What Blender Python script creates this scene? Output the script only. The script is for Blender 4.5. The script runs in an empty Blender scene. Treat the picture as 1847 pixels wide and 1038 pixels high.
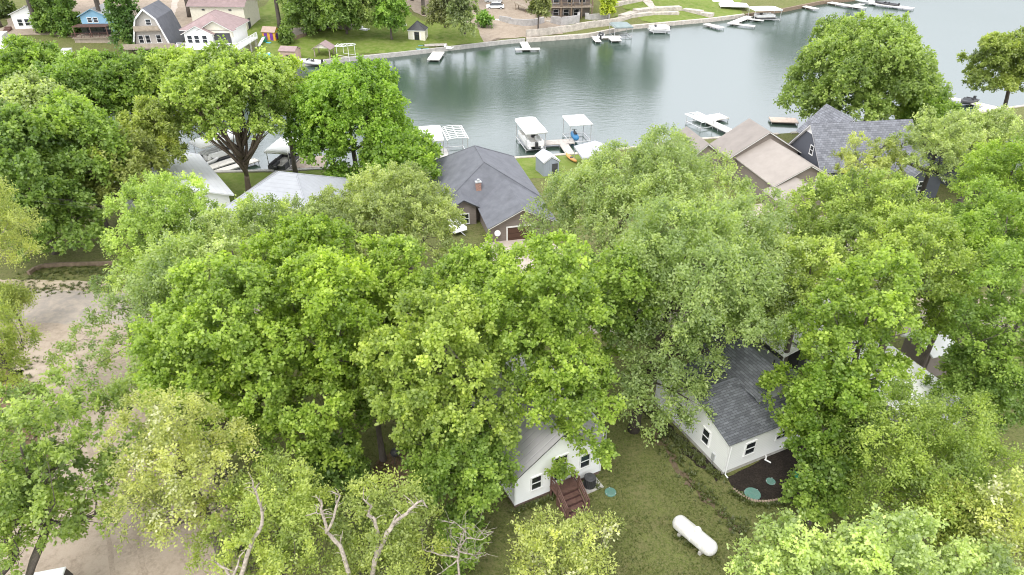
import bpy, bmesh, math, random
import numpy as np
from mathutils import Vector, Matrix
R_ = math.radians
random.seed(7)
sc = bpy.context.scene
COL = sc.collection
# ------------------------------------------------------------------ camera geometry
PITCH, FPX, CAMH = R_(32), 1231.0, 33.0
def ray(u, v):
    cx, cy = (u-923.5)/FPX, (519-v)/FPX
    return (cx, math.cos(PITCH)+cy*math.sin(PITCH), -math.sin(PITCH)+cy*math.cos(PITCH))
def at(u, v, z=0.0):
    d = ray(u, v); t = (z-CAMH)/d[2]
    return Vector((d[0]*t, d[1]*t, z))
def depth_of(p):
    return p[1]*math.cos(PITCH)-(p[2]-CAMH)*math.sin(PITCH)
# ------------------------------------------------------------------ terrain
LAKE = -2.5
NS = np.array([(-400,80),(-100,83),(-45,84.2),(-30,85.0),(-8,88.0),(1.5,89.7),(12,91.6),(27.5,97.0),(42,99.6),(58,104.5),(73,108.3),(110,122.5),(160,140),(400,190)])
FS = np.array([(-400,100),(-150,116),(-100,122),(-75,127),(-60,131),(-50,136),(-43,142),(-24,150.5),(-0.5,162.5),(18,168.5),(29,178),(51,187),(61,192.5),(75,201),(90,213),(120,227),(160,245),(250,280),(400,330)])
def ys(x): return float(np.interp(x, NS[:,0], NS[:,1]))
def yf(x): return float(np.interp(x, FS[:,0], FS[:,1]))
FARD, FARZ = [0,4,15,30,60,100,200,2000],[-1.9,-1.4,-0.2,1.9,4.6,7.0,10,14]
def tz(x, y):
    a, b = ys(x), yf(x)
    if y <= a:
        t = min(max((y-57)/(a-57), 0), 1)
        return -1.75*(t*t*(3-2*t))
    if y < b: return -4.2
    return float(np.interp(y-b, FARD, FARZ))
def hit(u, v):
    d = ray(u, v); t = 20.0; prev = t
    for _ in range(4000):
        p = (d[0]*t, d[1]*t, CAMH+d[2]*t)
        g = tz(p[0], p[1]); g = max(g, LAKE)
        if p[2] <= g: break
        prev = t; t += max(0.05, (p[2]-g)*0.3)
    return Vector((d[0]*t, d[1]*t, g))
# ------------------------------------------------------------------ materials
def newmat(name):
    m = bpy.data.materials.new(name); m.use_nodes = True
    nt = m.node_tree; b = nt.nodes['Principled BSDF']
    return m, nt, b
def N(nt, typ, **kw):
    n = nt.nodes.new(typ)
    for k, v in kw.items():
        if k in n.inputs: n.inputs[k].default_value = v
        else: setattr(n, k, v)
    return n
def mat(name, c, rough=0.6, var=0.12, scale=3.0, bump=0.0, bscale=20.0, metal=0.0, c2=None, spec=0.5):
    """plain surface with worn, uneven colour"""
    m, nt, b = newmat(name); L = nt.links.new
    tc = N(nt, 'ShaderNodeTexCoord')
    no = N(nt, 'ShaderNodeTexNoise', Scale=scale, Detail=6.0, Roughness=0.65); L(tc.outputs['Object'], no.inputs['Vector'])
    mx = N(nt, 'ShaderNodeMix', data_type='RGBA')
    c2 = c2 or tuple(x*(1-2*var) for x in c)
    mx.inputs[6].default_value = (*c2, 1); mx.inputs[7].default_value = (*[min(1, x*(1+var*0.5)) for x in c], 1)
    rp = N(nt, 'ShaderNodeMapRange'); rp.inputs[1].default_value = .3; rp.inputs[2].default_value = .65
    L(no.outputs['Fac'], rp.inputs[0]); L(rp.outputs[0], mx.inputs[0]); L(mx.outputs[2], b.inputs['Base Color'])
    b.inputs['Roughness'].default_value = rough; b.inputs['Metallic'].default_value = metal
    b.inputs['Specular IOR Level'].default_value = spec
    if bump:
        n2 = N(nt, 'ShaderNodeTexNoise', Scale=bscale, Detail=5.0); L(tc.outputs['Object'], n2.inputs['Vector'])
        bp = N(nt, 'ShaderNodeBump', Strength=bump, Distance=0.05); L(n2.outputs['Fac'], bp.inputs['Height']); L(bp.outputs[0], b.inputs['Normal'])
    return m
def shingle(name, c, rot=0.0, contrast=0.35, row=0.2):
    m, nt, b = newmat(name); L = nt.links.new
    tc = N(nt, 'ShaderNodeTexCoord'); mp = N(nt, 'ShaderNodeMapping'); mp.inputs['Rotation'].default_value = (0,0,rot)
    L(tc.outputs['Object'], mp.inputs['Vector'])
    br = N(nt, 'ShaderNodeTexBrick', Scale=1.0); br.offset = .5
    br.inputs['Brick Width'].default_value = .42; br.inputs['Row Height'].default_value = row; br.inputs['Mortar Size'].default_value = .012
    br.inputs['Bias'].default_value = 0.0
    br.inputs['Color1'].default_value = (*[x*(1-contrast) for x in c],1); br.inputs['Color2'].default_value = (*[x*(1+contrast) for x in c],1)
    br.inputs['Mortar'].default_value = (*[x*.45 for x in c],1)
    L(mp.outputs[0], br.inputs['Vector'])
    no = N(nt, 'ShaderNodeTexNoise', Scale=1.2, Detail=7.0, Roughness=.7); L(tc.outputs['Object'], no.inputs['Vector'])
    mx = N(nt, 'ShaderNodeMix', data_type='RGBA', blend_type='MULTIPLY'); mx.inputs[0].default_value = 1
    cr = N(nt, 'ShaderNodeMapRange'); cr.inputs[1].default_value=.25; cr.inputs[2].default_value=.75; cr.inputs[3].default_value = .72; cr.inputs[4].default_value = 1.25
    L(no.outputs['Fac'], cr.inputs[0]); L(br.outputs['Color'], mx.inputs[6]); L(cr.outputs[0], mx.inputs[7]); L(mx.outputs[2], b.inputs['Base Color'])
    b.inputs['Roughness'].default_value = .9; b.inputs['Specular IOR Level'].default_value = .2
    bp = N(nt, 'ShaderNodeBump', Strength=.5, Distance=.02); L(br.outputs['Fac'], bp.inputs['Height']); bp.invert = True; L(bp.outputs[0], b.inputs['Normal'])
    return m
def ribbed(name, c, axis, pitch, rough=.45, depth=.6, shade=.25, metal=0.0, mott=.86):
    """ribs / lap siding: a repeating band along one object axis"""
    m, nt, b = newmat(name); L = nt.links.new
    tc = N(nt, 'ShaderNodeTexCoord'); sp = N(nt, 'ShaderNodeSeparateXYZ'); L(tc.outputs['Object'], sp.inputs[0])
    dv = N(nt, 'ShaderNodeMath', operation='DIVIDE'); dv.inputs[1].default_value = pitch; L(sp.outputs[axis], dv.inputs[0])
    fr = N(nt, 'ShaderNodeMath', operation='FRACT'); L(dv.outputs[0], fr.inputs[0])
    ed = N(nt, 'ShaderNodeMapRange'); ed.inputs[1].default_value=0; ed.inputs[2].default_value=.16; L(fr.outputs[0], ed.inputs[0])
    no = N(nt, 'ShaderNodeTexNoise', Scale=.9, Detail=7.0, Roughness=.7); L(tc.outputs['Object'], no.inputs['Vector'])
    mx = N(nt, 'ShaderNodeMix', data_type='RGBA'); mx.inputs[6].default_value = (*[x*(1-shade) for x in c],1); mx.inputs[7].default_value = (*c,1)
    L(ed.outputs[0], mx.inputs[0])
    m2 = N(nt, 'ShaderNodeMix', data_type='RGBA', blend_type='MULTIPLY'); m2.inputs[0].default_value = 1
    cr = N(nt, 'ShaderNodeMapRange'); cr.inputs[1].default_value=.25; cr.inputs[2].default_value=.75; cr.inputs[3].default_value=mott; cr.inputs[4].default_value=1.0+(1-mott)*.4
    L(no.outputs['Fac'], cr.inputs[0]); L(mx.outputs[2], m2.inputs[6]); L(cr.outputs[0], m2.inputs[7]); L(m2.outputs[2], b.inputs['Base Color'])
    b.inputs['Roughness'].default_value = rough; b.inputs['Metallic'].default_value = metal; b.inputs['Specular IOR Level'].default_value = .25
    bp = N(nt, 'ShaderNodeBump', Strength=depth, Distance=.03); L(ed.outputs[0], bp.inputs['Height']); L(bp.outputs[0], b.inputs['Normal'])
    return m
def blend_ground(name, cols, scales, bump=.6, bscale=9.0, rough=.95):
    """ground cover mixed out of several colours by noise at several sizes"""
    m, nt, b = newmat(name); L = nt.links.new
    tc = N(nt, 'ShaderNodeTexCoord'); prev = None
    for i, (c, s) in enumerate(zip(cols[1:], scales)):
        no = N(nt, 'ShaderNodeTexNoise', Scale=s, Detail=8.0, Roughness=.68); L(tc.outputs['Object'], no.inputs['Vector'])
        mp = N(nt, 'ShaderNodeMapRange'); mp.inputs[1].default_value = .42; mp.inputs[2].default_value = .62; L(no.outputs['Fac'], mp.inputs[0])
        mx = N(nt, 'ShaderNodeMix', data_type='RGBA'); L(mp.outputs[0], mx.inputs[0])
        if prev is None: mx.inputs[6].default_value = (*cols[0],1)
        else: L(prev, mx.inputs[6])
        mx.inputs[7].default_value = (*c,1); prev = mx.outputs[2]
    L(prev, b.inputs['Base Color']); b.inputs['Roughness'].default_value = rough; b.inputs['Specular IOR Level'].default_value = .15
    n2 = N(nt, 'ShaderNodeTexNoise', Scale=bscale, Detail=8.0, Roughness=.75); L(tc.outputs['Object'], n2.inputs['Vector'])
    bp = N(nt, 'ShaderNodeBump', Strength=bump, Distance=.12); L(n2.outputs['Fac'], bp.inputs['Height']); L(bp.outputs[0], b.inputs['Normal'])
    return m
def leafmat(name, hue=0.03, pale=0.0, trans=.48):
    """two sided leaf: colour from the crown's object colour, varied leaf by leaf"""
    m, nt, b = newmat(name); L = nt.links.new
    oi = N(nt, 'ShaderNodeObjectInfo'); at_ = N(nt, 'ShaderNodeAttribute', attribute_name='tint')
    hs = N(nt, 'ShaderNodeHueSaturation')
    h = N(nt, 'ShaderNodeMapRange'); h.inputs[1].default_value=0; h.inputs[2].default_value=1; h.inputs[3].default_value=.5+hue; h.inputs[4].default_value=.5-hue
    v = N(nt, 'ShaderNodeMapRange'); v.inputs[1].default_value=0; v.inputs[2].default_value=1; v.inputs[3].default_value=.5; v.inputs[4].default_value=1.5
    L(at_.outputs['Fac'], h.inputs[0]); L(at_.outputs['Fac'], v.inputs[0]); L(h.outputs[0], hs.inputs['Hue']); L(v.outputs[0], hs.inputs['Value'])
    L(oi.outputs['Color'], hs.inputs['Color'])
    col = hs.outputs['Color']
    if pale:
        ge = N(nt, 'ShaderNodeNewGeometry'); mx = N(nt, 'ShaderNodeMix', data_type='RGBA')
        ml = N(nt, 'ShaderNodeMath', operation='MULTIPLY'); ml.inputs[1].default_value = pale
        L(ge.outputs['Backfacing'], ml.inputs[0]); L(ml.outputs[0], mx.inputs[0]); L(col, mx.inputs[6]); mx.inputs[7].default_value = (.32,.40,.22,1); col = mx.outputs[2]
    L(col, b.inputs['Base Color']); b.inputs['Roughness'].default_value = .42; b.inputs['Specular IOR Level'].default_value = .5
    tr = N(nt, 'ShaderNodeBsdfTranslucent'); 
    mt = N(nt, 'ShaderNodeMix', data_type='RGBA', blend_type='MULTIPLY'); mt.inputs[0].default_value = 1; L(col, mt.inputs[6]); mt.inputs[7].default_value = (1.25,1.35,.6,1)
    L(mt.outputs[2], tr.inputs['Color'])
    ms = N(nt, 'ShaderNodeMixShader'); ms.inputs[0].default_value = trans
    L(b.outputs[0], ms.inputs[1]); L(tr.outputs[0], ms.inputs[2]); L(ms.outputs[0], nt.nodes['Material Output'].inputs['Surface'])
    return m
M = {}
M['leaf'] = leafmat('leaf', .018); M['leaf_pale'] = leafmat('leaf_silver', .02, .25)
M['blossom'] = mat('blossom', (.50,.51,.27), .8, .1, 4)
m, nt, b = newmat('bark'); oi = N(nt,'ShaderNodeObjectInfo'); no = N(nt,'ShaderNodeTexNoise', Scale=6.0, Detail=8.0, Roughness=.7); mp = N(nt,'ShaderNodeMapping'); mp.inputs['Scale'].default_value=(3,3,.5)
tc = N(nt,'ShaderNodeTexCoord'); nt.links.new(tc.outputs['Object'], mp.inputs[0]); nt.links.new(mp.outputs[0], no.inputs['Vector'])
mr = N(nt,'ShaderNodeMapRange'); mr.inputs[1].default_value=.3; mr.inputs[2].default_value=.7; mr.inputs[3].default_value=.55; mr.inputs[4].default_value=1.35; nt.links.new(no.outputs['Fac'], mr.inputs[0])
mx = N(nt,'ShaderNodeMix', data_type='RGBA', blend_type='MULTIPLY'); mx.inputs[0].default_value=1; nt.links.new(oi.outputs['Color'], mx.inputs[6]); nt.links.new(mr.outputs[0], mx.inputs[7]); nt.links.new(mx.outputs[2], b.inputs['Base Color'])
bp = N(nt,'ShaderNodeBump', Strength=.8, Distance=.05); nt.links.new(no.outputs['Fac'], bp.inputs['Height']); nt.links.new(bp.outputs[0], b.inputs['Normal']); b.inputs['Roughness'].default_value=.9
M['bark'] = m
M['white'] = mat('white_paint', (.80,.80,.79), .55, .06, 1.5)
M['trim'] = mat('white_trim', (.78,.78,.77), .5, .05, 2)
M['vinyl'] = mat('white_vinyl', (.82,.82,.81), .35, .03, 1)
M['tank_paint'] = mat('weathered_white_enamel', (.66,.66,.65), .4, .10, 2.5, c2=(.52,.49,.45))
M['glass'] = mat('window_glass', (.02,.025,.03), .08, .1, 1, spec=.8)
M['siding'] = ribbed('white_lap_siding', (.83,.83,.82), 'Z', .16, .5, .25, .16, mott=.95)
M['smooth_siding'] = ribbed('bright_siding', (.88,.88,.88), 'Z', .16, .5, .12, .05, mott=.97)
M['concrete'] = mat('concrete', (.42,.40,.37), .9, .15, 2, .3)
M['brick_base'] = mat('foundation', (.16,.11,.09), .9, .2, 6, .3)
M['redwood'] = mat('red_stained_wood', (.135,.07,.055), .7, .2, 5, .2); M['redwood_gap_shade'] = mat('red_wood_gap_shade', (.07,.028,.024), .8, .2, 5, .2)  # the second red is darkened to paint shade between the step treads
M['black'] = mat('black_metal', (.03,.03,.032), .5, .1, 5)
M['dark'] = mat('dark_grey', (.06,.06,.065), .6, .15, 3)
M['greylight'] = mat('light_grey_metal', (.50,.51,.52), .4, .1, 2, metal=.3)
M['alu'] = mat('aluminium', (.6,.6,.6), .4, .08, 3, metal=.4)
M['deck'] = mat('weathered_decking', (.46,.42,.38), .85, .15, 2, .2)
M['deck_pale'] = mat('pale_dock_decking', (.68,.65,.60), .8, .1, 2, .1)
M['deck_tan'] = mat('tan_dock_decking', (.50,.40,.33), .8, .12, 2, .1)
M['lid'] = mat('green_plastic_lid', (.09,.20,.165), .7, .2, 5, c2=(.13,.22,.19))
M['lid_bright'] = mat('bright_green_lid', (.05,.30,.17), .55, .15, 5)
M['stone'] = mat('rough_stone', (.36,.27,.21), .9, .3, 9, .6)
M['stone_pale'] = mat('pale_stone', (.50,.45,.39), .9, .2, 1.2, .8, 3)
M['stone_grey'] = mat('grey_block', (.44,.42,.41), .9, .15, 1.5, .5, 4)
M['timber'] = mat('weathered_timber', (.22,.16,.11), .9, .2, 3, .4)
M['tan_wall'] = ribbed('tan_siding', (.24,.205,.18), 'Z', .18, .7, .4, .2)
M['tan_roof'] = mat('tan_roof', (.25,.222,.20), .85, .07, .8, .25, 30)
M['tan_roof2'] = mat('pale_tan_roof', (.31,.275,.245), .85, .06, .8, .25, 30)
M['slate_wall'] = ribbed('slate_siding', (.105,.113,.135), 'Z', .18, .7, .4, .2)
M['brown_wall'] = ribbed('brown_siding', (.235,.20,.18), 'Z', .2, .7, .3, .2)
M['brown_door'] = ribbed('brown_garage_door', (.10,.055,.04), 'Z', .55, .6, .7, .4)
M['roof_slate'] = shingle('slate_shingles', (.18,.185,.205), 0, .2)
M['roof_slate_y'] = shingle('slate_shingles_side', (.19,.195,.215), R_(90), .22)
M['roof_dark'] = shingle('charcoal_shingles', (.122,.127,.14), 0, .24, .16)
M['roof_dark_y'] = shingle('charcoal_shingles_side', (.128,.133,.146), R_(90), .24, .16)
M['roof_grey'] = mat('grey_shingle_roof', (.135,.14,.158), .9, .12, 1.0, .4, 25)
M['metal_y'] = ribbed('grey_metal_roofing', (.40,.385,.39), 'Y', .42, .45, .9, .35)
M['metal_white'] = ribbed('white_metal_roofing', (.36,.37,.395), 'Y', .5, .7, .5, .12)
M['metal_white_x'] = ribbed('bright_metal_roofing', (.66,.67,.70), 'X', .5, .4, .6, .12)
M['mauve_roof'] = mat('mauve_shingle_roof', (.30,.22,.215), .9, .1, 1.5, .3, 20)
M['greige'] = ribbed('greige_siding', (.46,.43,.39), 'Z', .2, .7, .3, .15)
M['cream'] = mat('cream_wall', (.70,.66,.55), .7, .06, 2)
M['blue_wall'] = ribbed('sky_blue_siding', (.25,.45,.60), 'Z', .2, .7, .3, .15)
M['tan_deck'] = mat('tan_deck_boards', (.36,.30,.235), .85, .15, 2, .2)
M['beige'] = mat('beige_shed', (.42,.31,.25), .8, .1, 2)
M['yellow'] = mat('yellow_plastic', (.75,.42,.05), .5, .08, 2)
M['purple'] = mat('purple_plastic', (.20,.05,.35), .5, .08, 2)
M['cyan'] = mat('turquoise_plastic', (.08,.42,.55), .4, .1, 2)
M['blue'] = mat('blue_plastic', (.06,.25,.50), .4, .1, 2)
M['red'] = mat('red_paint', (.35,.06,.04), .6, .15, 2)
M['chimney'] = mat('chimney_brick', (.40,.235,.19), .9, .2, 8, .4)
M['greytarp'] = mat('pale_grey_canvas', (.42,.42,.46), .7, .06, 1)
M['shedgrey'] = ribbed('blue_grey_siding', (.30,.33,.38), 'X', .3, .7, .4, .15)
M['terracotta'] = mat('orange_plastic', (.55,.28,.08), .5, .1, 2)
M['deadwood'] = mat('bleached_dead_wood', (.43,.37,.31), .9, .3, 7, .9, 18)
M['greygreen'] = mat('grey_green_canvas', (.22,.27,.27), .7, .1, 1)
# ground
M['grass'] = blend_ground('lawn', [(.122,.142,.036),(.084,.113,.024),(.190,.165,.082),(.142,.170,.045),(.064,.085,.02),(.175,.172,.072)], [.22,.55,1.3,3.2,8.0], .7, 14)
M['grass_lush'] = blend_ground('lush_lawn', [(.14,.19,.035),(.10,.155,.022),(.18,.21,.06)], [.15,.9], .5, 6)
M['dirt'] = blend_ground('bare_dirt', [(.335,.272,.213),(.395,.33,.262),(.26,.208,.16),(.365,.30,.238)], [.18,.9,4.0], .35, 9)
M['brownbrush'] = blend_ground('dead_leaf_ground', [(.17,.105,.075),(.24,.15,.11),(.10,.085,.04)], [.6,3.0], .9, 7)
M['soil'] = blend_ground('dark_mulch', [(.035,.028,.024),(.055,.042,.034),(.022,.018,.015)], [1.2,9.0], .9, 16)
M['rut'] = blend_ground('packed_wheel_rut', [(.31,.25,.195),(.365,.30,.238),(.27,.215,.165)], [.8,4.0], .5, 12)
M['trail'] = blend_ground('trodden_earth', [(.13,.095,.062),(.10,.085,.04),(.16,.12,.085)], [1.5,5.0], .6, 12)
M['asphalt'] = blend_ground('worn_asphalt', [(.31,.272,.235),(.235,.21,.19),(.37,.315,.26)], [.18,1.4], .25, 20)
M['shoulder'] = blend_ground('sandy_verge', [(.38,.31,.23),(.28,.25,.14),(.44,.36,.28)], [.4,2.0], .4, 8)
M['gravel'] = blend_ground('pale_gravel', [(.50,.43,.37),(.42,.36,.31)], [1.0], .3, 12)
# water
m, nt, b = newmat('lake_water'); L = nt.links.new
b.inputs['Base Color'].default_value = (.033,.058,.042,1); b.inputs['Roughness'].default_value = .6; b.inputs['Specular IOR Level'].default_value = 0
gl = N(nt,'ShaderNodeBsdfGlossy', Roughness=.17); gl.inputs['Color'].default_value = (.94,.96,1,1)
fr = N(nt,'ShaderNodeFresnel', IOR=1.45); fm = N(nt,'ShaderNodeMath', operation='MULTIPLY'); fm.inputs[1].default_value = 1.6; L(fr.outputs[0], fm.inputs[0]); cap = N(nt,'ShaderNodeMath', operation='MINIMUM'); cap.inputs[1].default_value = .27; L(fm.outputs[0], cap.inputs[0]); fm = cap
ms = N(nt,'ShaderNodeMixShader'); L(fm.outputs[0], ms.inputs[0]); L(b.outputs[0], ms.inputs[1]); L(gl.outputs[0], ms.inputs[2]); L(ms.outputs[0], nt.nodes['Material Output'].inputs['Surface'])
tc = N(nt,'ShaderNodeTexCoord'); mp = N(nt,'ShaderNodeMapping'); mp.inputs['Scale'].default_value=(.7,1.6,1); mp.inputs['Rotation'].default_value=(0,0,R_(-14)); L(tc.outputs['Object'], mp.inputs[0])
n1 = N(nt,'ShaderNodeTexNoise', Scale=.9, Detail=5.0, Roughness=.6); L(mp.outputs[0], n1.inputs['Vector'])
n2 = N(nt,'ShaderNodeTexNoise', Scale=.05, Detail=3.0); L(tc.outputs['Object'], n2.inputs['Vector'])
mr = N(nt,'ShaderNodeMapRange'); mr.inputs[1].default_value=.35; mr.inputs[2].default_value=.65; mr.inputs[3].default_value=.07; mr.inputs[4].default_value=.17; L(n2.outputs['Fac'], mr.inputs[0])
bp = N(nt,'ShaderNodeBump', Distance=.25); L(n1.outputs['Fac'], bp.inputs['Height']); L(mr.outputs[0], bp.inputs['Strength']); L(bp.outputs[0], gl.inputs['Normal']); L(bp.outputs[0], fr.inputs['Normal'])
M['water'] = m
# ------------------------------------------------------------------ mesh helpers
class MB:
    def __init__(s): s.v=[]; s.f=[]
    def add(s, v, f):
        o=len(s.v); s.v+= [tuple(p) for p in v]; s.f += [tuple(i+o for i in q) for q in f]; return s
    def box(s, x0,x1,y0,y1,z0,z1):
        return s.add([(x0,y0,z0),(x1,y0,z0),(x1,y1,z0),(x0,y1,z0),(x0,y0,z1),(x1,y0,z1),(x1,y1,z1),(x0,y1,z1)],
              [(0,3,2,1),(4,5,6,7),(0,1,5,4),(1,2,6,5),(2,3,7,6),(3,0,4,7)])
    def prism(s, poly, d):
        """closed polygon (3-D points) pushed along vector d"""
        n=len(poly); d=Vector(d); a=[Vector(p) for p in poly]; q=[p+d for p in a]
        return s.add(a+q, [tuple(range(n))[::-1], tuple(range(n,2*n))]+[(i,(i+1)%n,(i+1)%n+n,i+n) for i in range(n)])
    def slab(s, q, t):
        a=[Vector(p) for p in q]; n=(a[1]-a[0]).cross(a[2]-a[0]).normalized()
        if n.z<0: n=-n
        return s.prism(a, -n*t)
    def tube(s, pts, rad, k=6, cap=True):
        pts=[Vector(p) for p in pts]; n=len(pts)
        if not hasattr(rad,'__len__'): rad=[rad]*n
        vs=[]; 
        for i,p in enumerate(pts):
            t=(pts[min(i+1,n-1)]-pts[max(i-1,0)]).normalized()
            u=t.orthogonal().normalized() if abs(t.z)<.95 else Vector((1,0,0)).cross(t).normalized()
            if i and u.dot(pu)<0: u=-u
            u=(u-t*u.dot(t)).normalized(); pu=u; w=t.cross(u)
            vs+=[p+(u*math.cos(6.2832*j/k)+w*math.sin(6.2832*j/k))*rad[i] for j in range(k)]
        fs=[(i*k+j,i*k+(j+1)%k,(i+1)*k+(j+1)%k,(i+1)*k+j) for i in range(n-1) for j in range(k)]
        if cap: fs+=[tuple(range(k))[::-1], tuple((n-1)*k+j for j in range(k))]
        return s.add(vs,fs)
    def disc(s, c, r, h, k=24, r2=None):
        r2=r2 or r; c=Vector(c)
        return s.tube([c, c+Vector((0,0,h))], [r,r2], k)
    def build(s, name, m, parent=None, smooth=False):
        me=bpy.data.meshes.new(name); me.from_pydata(s.v,[],s.f); me.validate()
        bm=bmesh.new(); bm.from_mesh(me); bmesh.ops.recalc_face_normals(bm, faces=bm.faces); bm.to_mesh(me); bm.free()
        me.materials.append(m if not isinstance(m,str) else M[m])
        if smooth: me.polygons.foreach_set('use_smooth',[True]*len(me.polygons))
        o=bpy.data.objects.new(name,me); COL.objects.link(o)
        if parent: o.parent=parent
        return o
def bevel(o, w=.03, seg=2):
    md=o.modifiers.new('Bevel','BEVEL'); md.width=w; md.segments=seg; md.limit_method='ANGLE'; return o
def thing(name, label, cat, loc=(0,0,0), rz=0.0, group=None):
    o=bpy.data.objects.new(name,None); COL.objects.link(o); o.location=loc; o.rotation_euler=(0,0,rz); o.empty_display_size=.3
    return tag(o,label,cat,group)
def tag(o,label,cat,group=None):
    o['label']=label; o['category']=cat
    if group: o['group']=group
    return o
def struct(o, kind='structure'): o['kind']=kind; return o
def nolabel(o): return o
# ------------------------------------------------------------------ setting
xs=[-2500,-900,-400,-250,-180]+list(np.arange(-140,141,2.0))+[180,250,400,900,2500]
nrow=[-200,-60,-30,0,20,40,57]; tt=np.linspace(0,1,15)[1:]
rows=[]
for y in nrow: rows.append([(x,y if y>-100 else -200,0.0) for x in xs])
for t in tt: rows.append([(x,57+(ys(x)-57)*t,tz(x,57+(ys(x)-57)*t)) for x in xs])
rows.append([(x,ys(x)+.04,-4.3) for x in xs])
rows.append([(x,yf(x)-4,-4.3) for x in xs]); rows.append([(x,yf(x)-.05,-3.4) for x in xs])
for d in [0,2,4,8,15,22,30,45,60,80,100,150,200,400,2500]: rows.append([(x,yf(x)+d,float(np.interp(d,FARD,FARZ))) for x in xs])
nx=len(xs); vs=[p for r in rows for p in r]; fs=[(j*nx+i,j*nx+i+1,(j+1)*nx+i+1,(j+1)*nx+i) for j in range(len(rows)-1) for i in range(nx-1)]
g=MB().add(vs,fs).build('ground','grass'); struct(g)
if g.data.polygons[5].normal.z<0: g.data.flip_normals()
w=MB(); wx=list(range(-420,421,20)); w.add([(x,ys(x)-3,LAKE) for x in wx]+[(x,yf(x)+3,LAKE) for x in wx],[(i,i+1,len(wx)+i+1,len(wx)+i) for i in range(len(wx)-1)])
wo=struct(w.build('lake_water','water'))
if wo.data.polygons[0].normal.z<0: wo.data.flip_normals()
def jag(poly, step=.6, amp=.18, seed=1):
    rg=random.Random(seed); out=[]
    n=len(poly)
    for i in range(n):
        a=Vector(poly[i][:2]); b=Vector(poly[(i+1)%n][:2]); k=max(1,int((b-a).length/step))
        for j in range(k):
            p=a.lerp(b,j/k); out.append((p.x+rg.gauss(0,amp),p.y+rg.gauss(0,amp)))
    return out
def drape(name, poly, m, lift=.02, cuts=0, amp=.18, step=.6, seed=1, kind='structure'):
    bm=bmesh.new(); pts=jag(poly,step,amp,seed) if amp else [p[:2] for p in poly]
    f=bm.faces.new([bm.verts.new((x,y,0)) for x,y in pts]); bmesh.ops.triangulate(bm,faces=[f])
    for _ in range(cuts):
        es=[e for e in bm.edges if e.calc_length()>2.0]
        if not es: break
        bmesh.ops.subdivide_edges(bm,edges=es,cuts=1,use_grid_fill=False); bmesh.ops.triangulate(bm,faces=[q for q in bm.faces if len(q.verts)>3])
    for v in bm.verts: v.co.z=tz(v.co.x,v.co.y)+lift
    bmesh.ops.recalc_face_normals(bm,faces=bm.faces)
    me=bpy.data.meshes.new(name); bm.to_mesh(me); bm.free(); me.materials.append(M[m])
    if sum(p.normal.z for p in me.polygons)<0: me.flip_normals()
    o=bpy.data.objects.new(name,me); COL.objects.link(o)
    if kind: struct(o,kind)
    return o
px=lambda L_,z=0: [at(u,v,z) for u,v in L_]
ph=lambda L_: [hit(u,v) for u,v in L_]
drape('dirt_driveway', px([(-60,1060),(60,1050),(120,1090),(430,1090),(440,980),(420,880),(340,760),(285,640),(300,575),(-80,575),(-70,620),(20,640),(60,720),(90,830),(60,940),(-60,980)]),'dirt',.008,0,.32,.45,3)
drape('leaf_litter_ground', px([(-90,610),(25,625),(60,720),(100,840),(70,900),(-90,900)]),'brownbrush',.004,0,.3,.8,4)
drape('road', [(-95,47.8),(-60,47.6),(-40,47.2),(-25,46.6),(-5,46),(20,45.2),(60,46),(60,50.0),(20,49.2),(-5,50),(-25,51),(-40,52.3),(-60,53),(-95,53.4)],'asphalt',.016,0,.1,.8,5)
drape('road_verge', [(-95,52.6),(-60,52.2),(-40,51.8),(-25,50.4),(-5,49.4),(20,48.6),(60,49.2),(60,51.5),(20,50.8),(-5,51.4),(-25,52.6),(-40,54.0),(-60,54.4),(-95,54.8)],'shoulder',.012,0,.10,.8,6)
drape('mulch_bed', px([(1312,862),(1420,806),(1490,800),(1500,870),(1440,905),(1395,908),(1360,906),(1335,893),(1322,876)]),'soil',.012,0,.08,.5,7)
drape('bare_soil_track', px([(1172,775),(1186,770),(1221,835),(1264,887),(1311,931),(1350,965),(1344,972),(1303,936),(1258,894),(1213,843)]),'trail',.010,0,.16,.3,8)
drape('bare_soil_border', px([(1160,742),(1180,738),(1240,795),(1304,855),(1296,868),(1230,815)]),'soil',.009,0,.1,.35,9)
drape('bare_soil_track', px([(630,840),(720,820),(760,850),(700,900),(650,890)]),'brownbrush',.009,0,.4,.6,10)
drape('garage_apron', [(-4,51.2),(5.5,51.2),(5.2,60),(3.2,62.4),(-2.4,62.4),(-3.4,60)],'gravel',.02,3,.15,.8,11)
drape('side_drive', [(18,50.5),(36,50.8),(37,66),(30,72),(22,70)],'gravel',.02,4,.3,.8,12)
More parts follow.
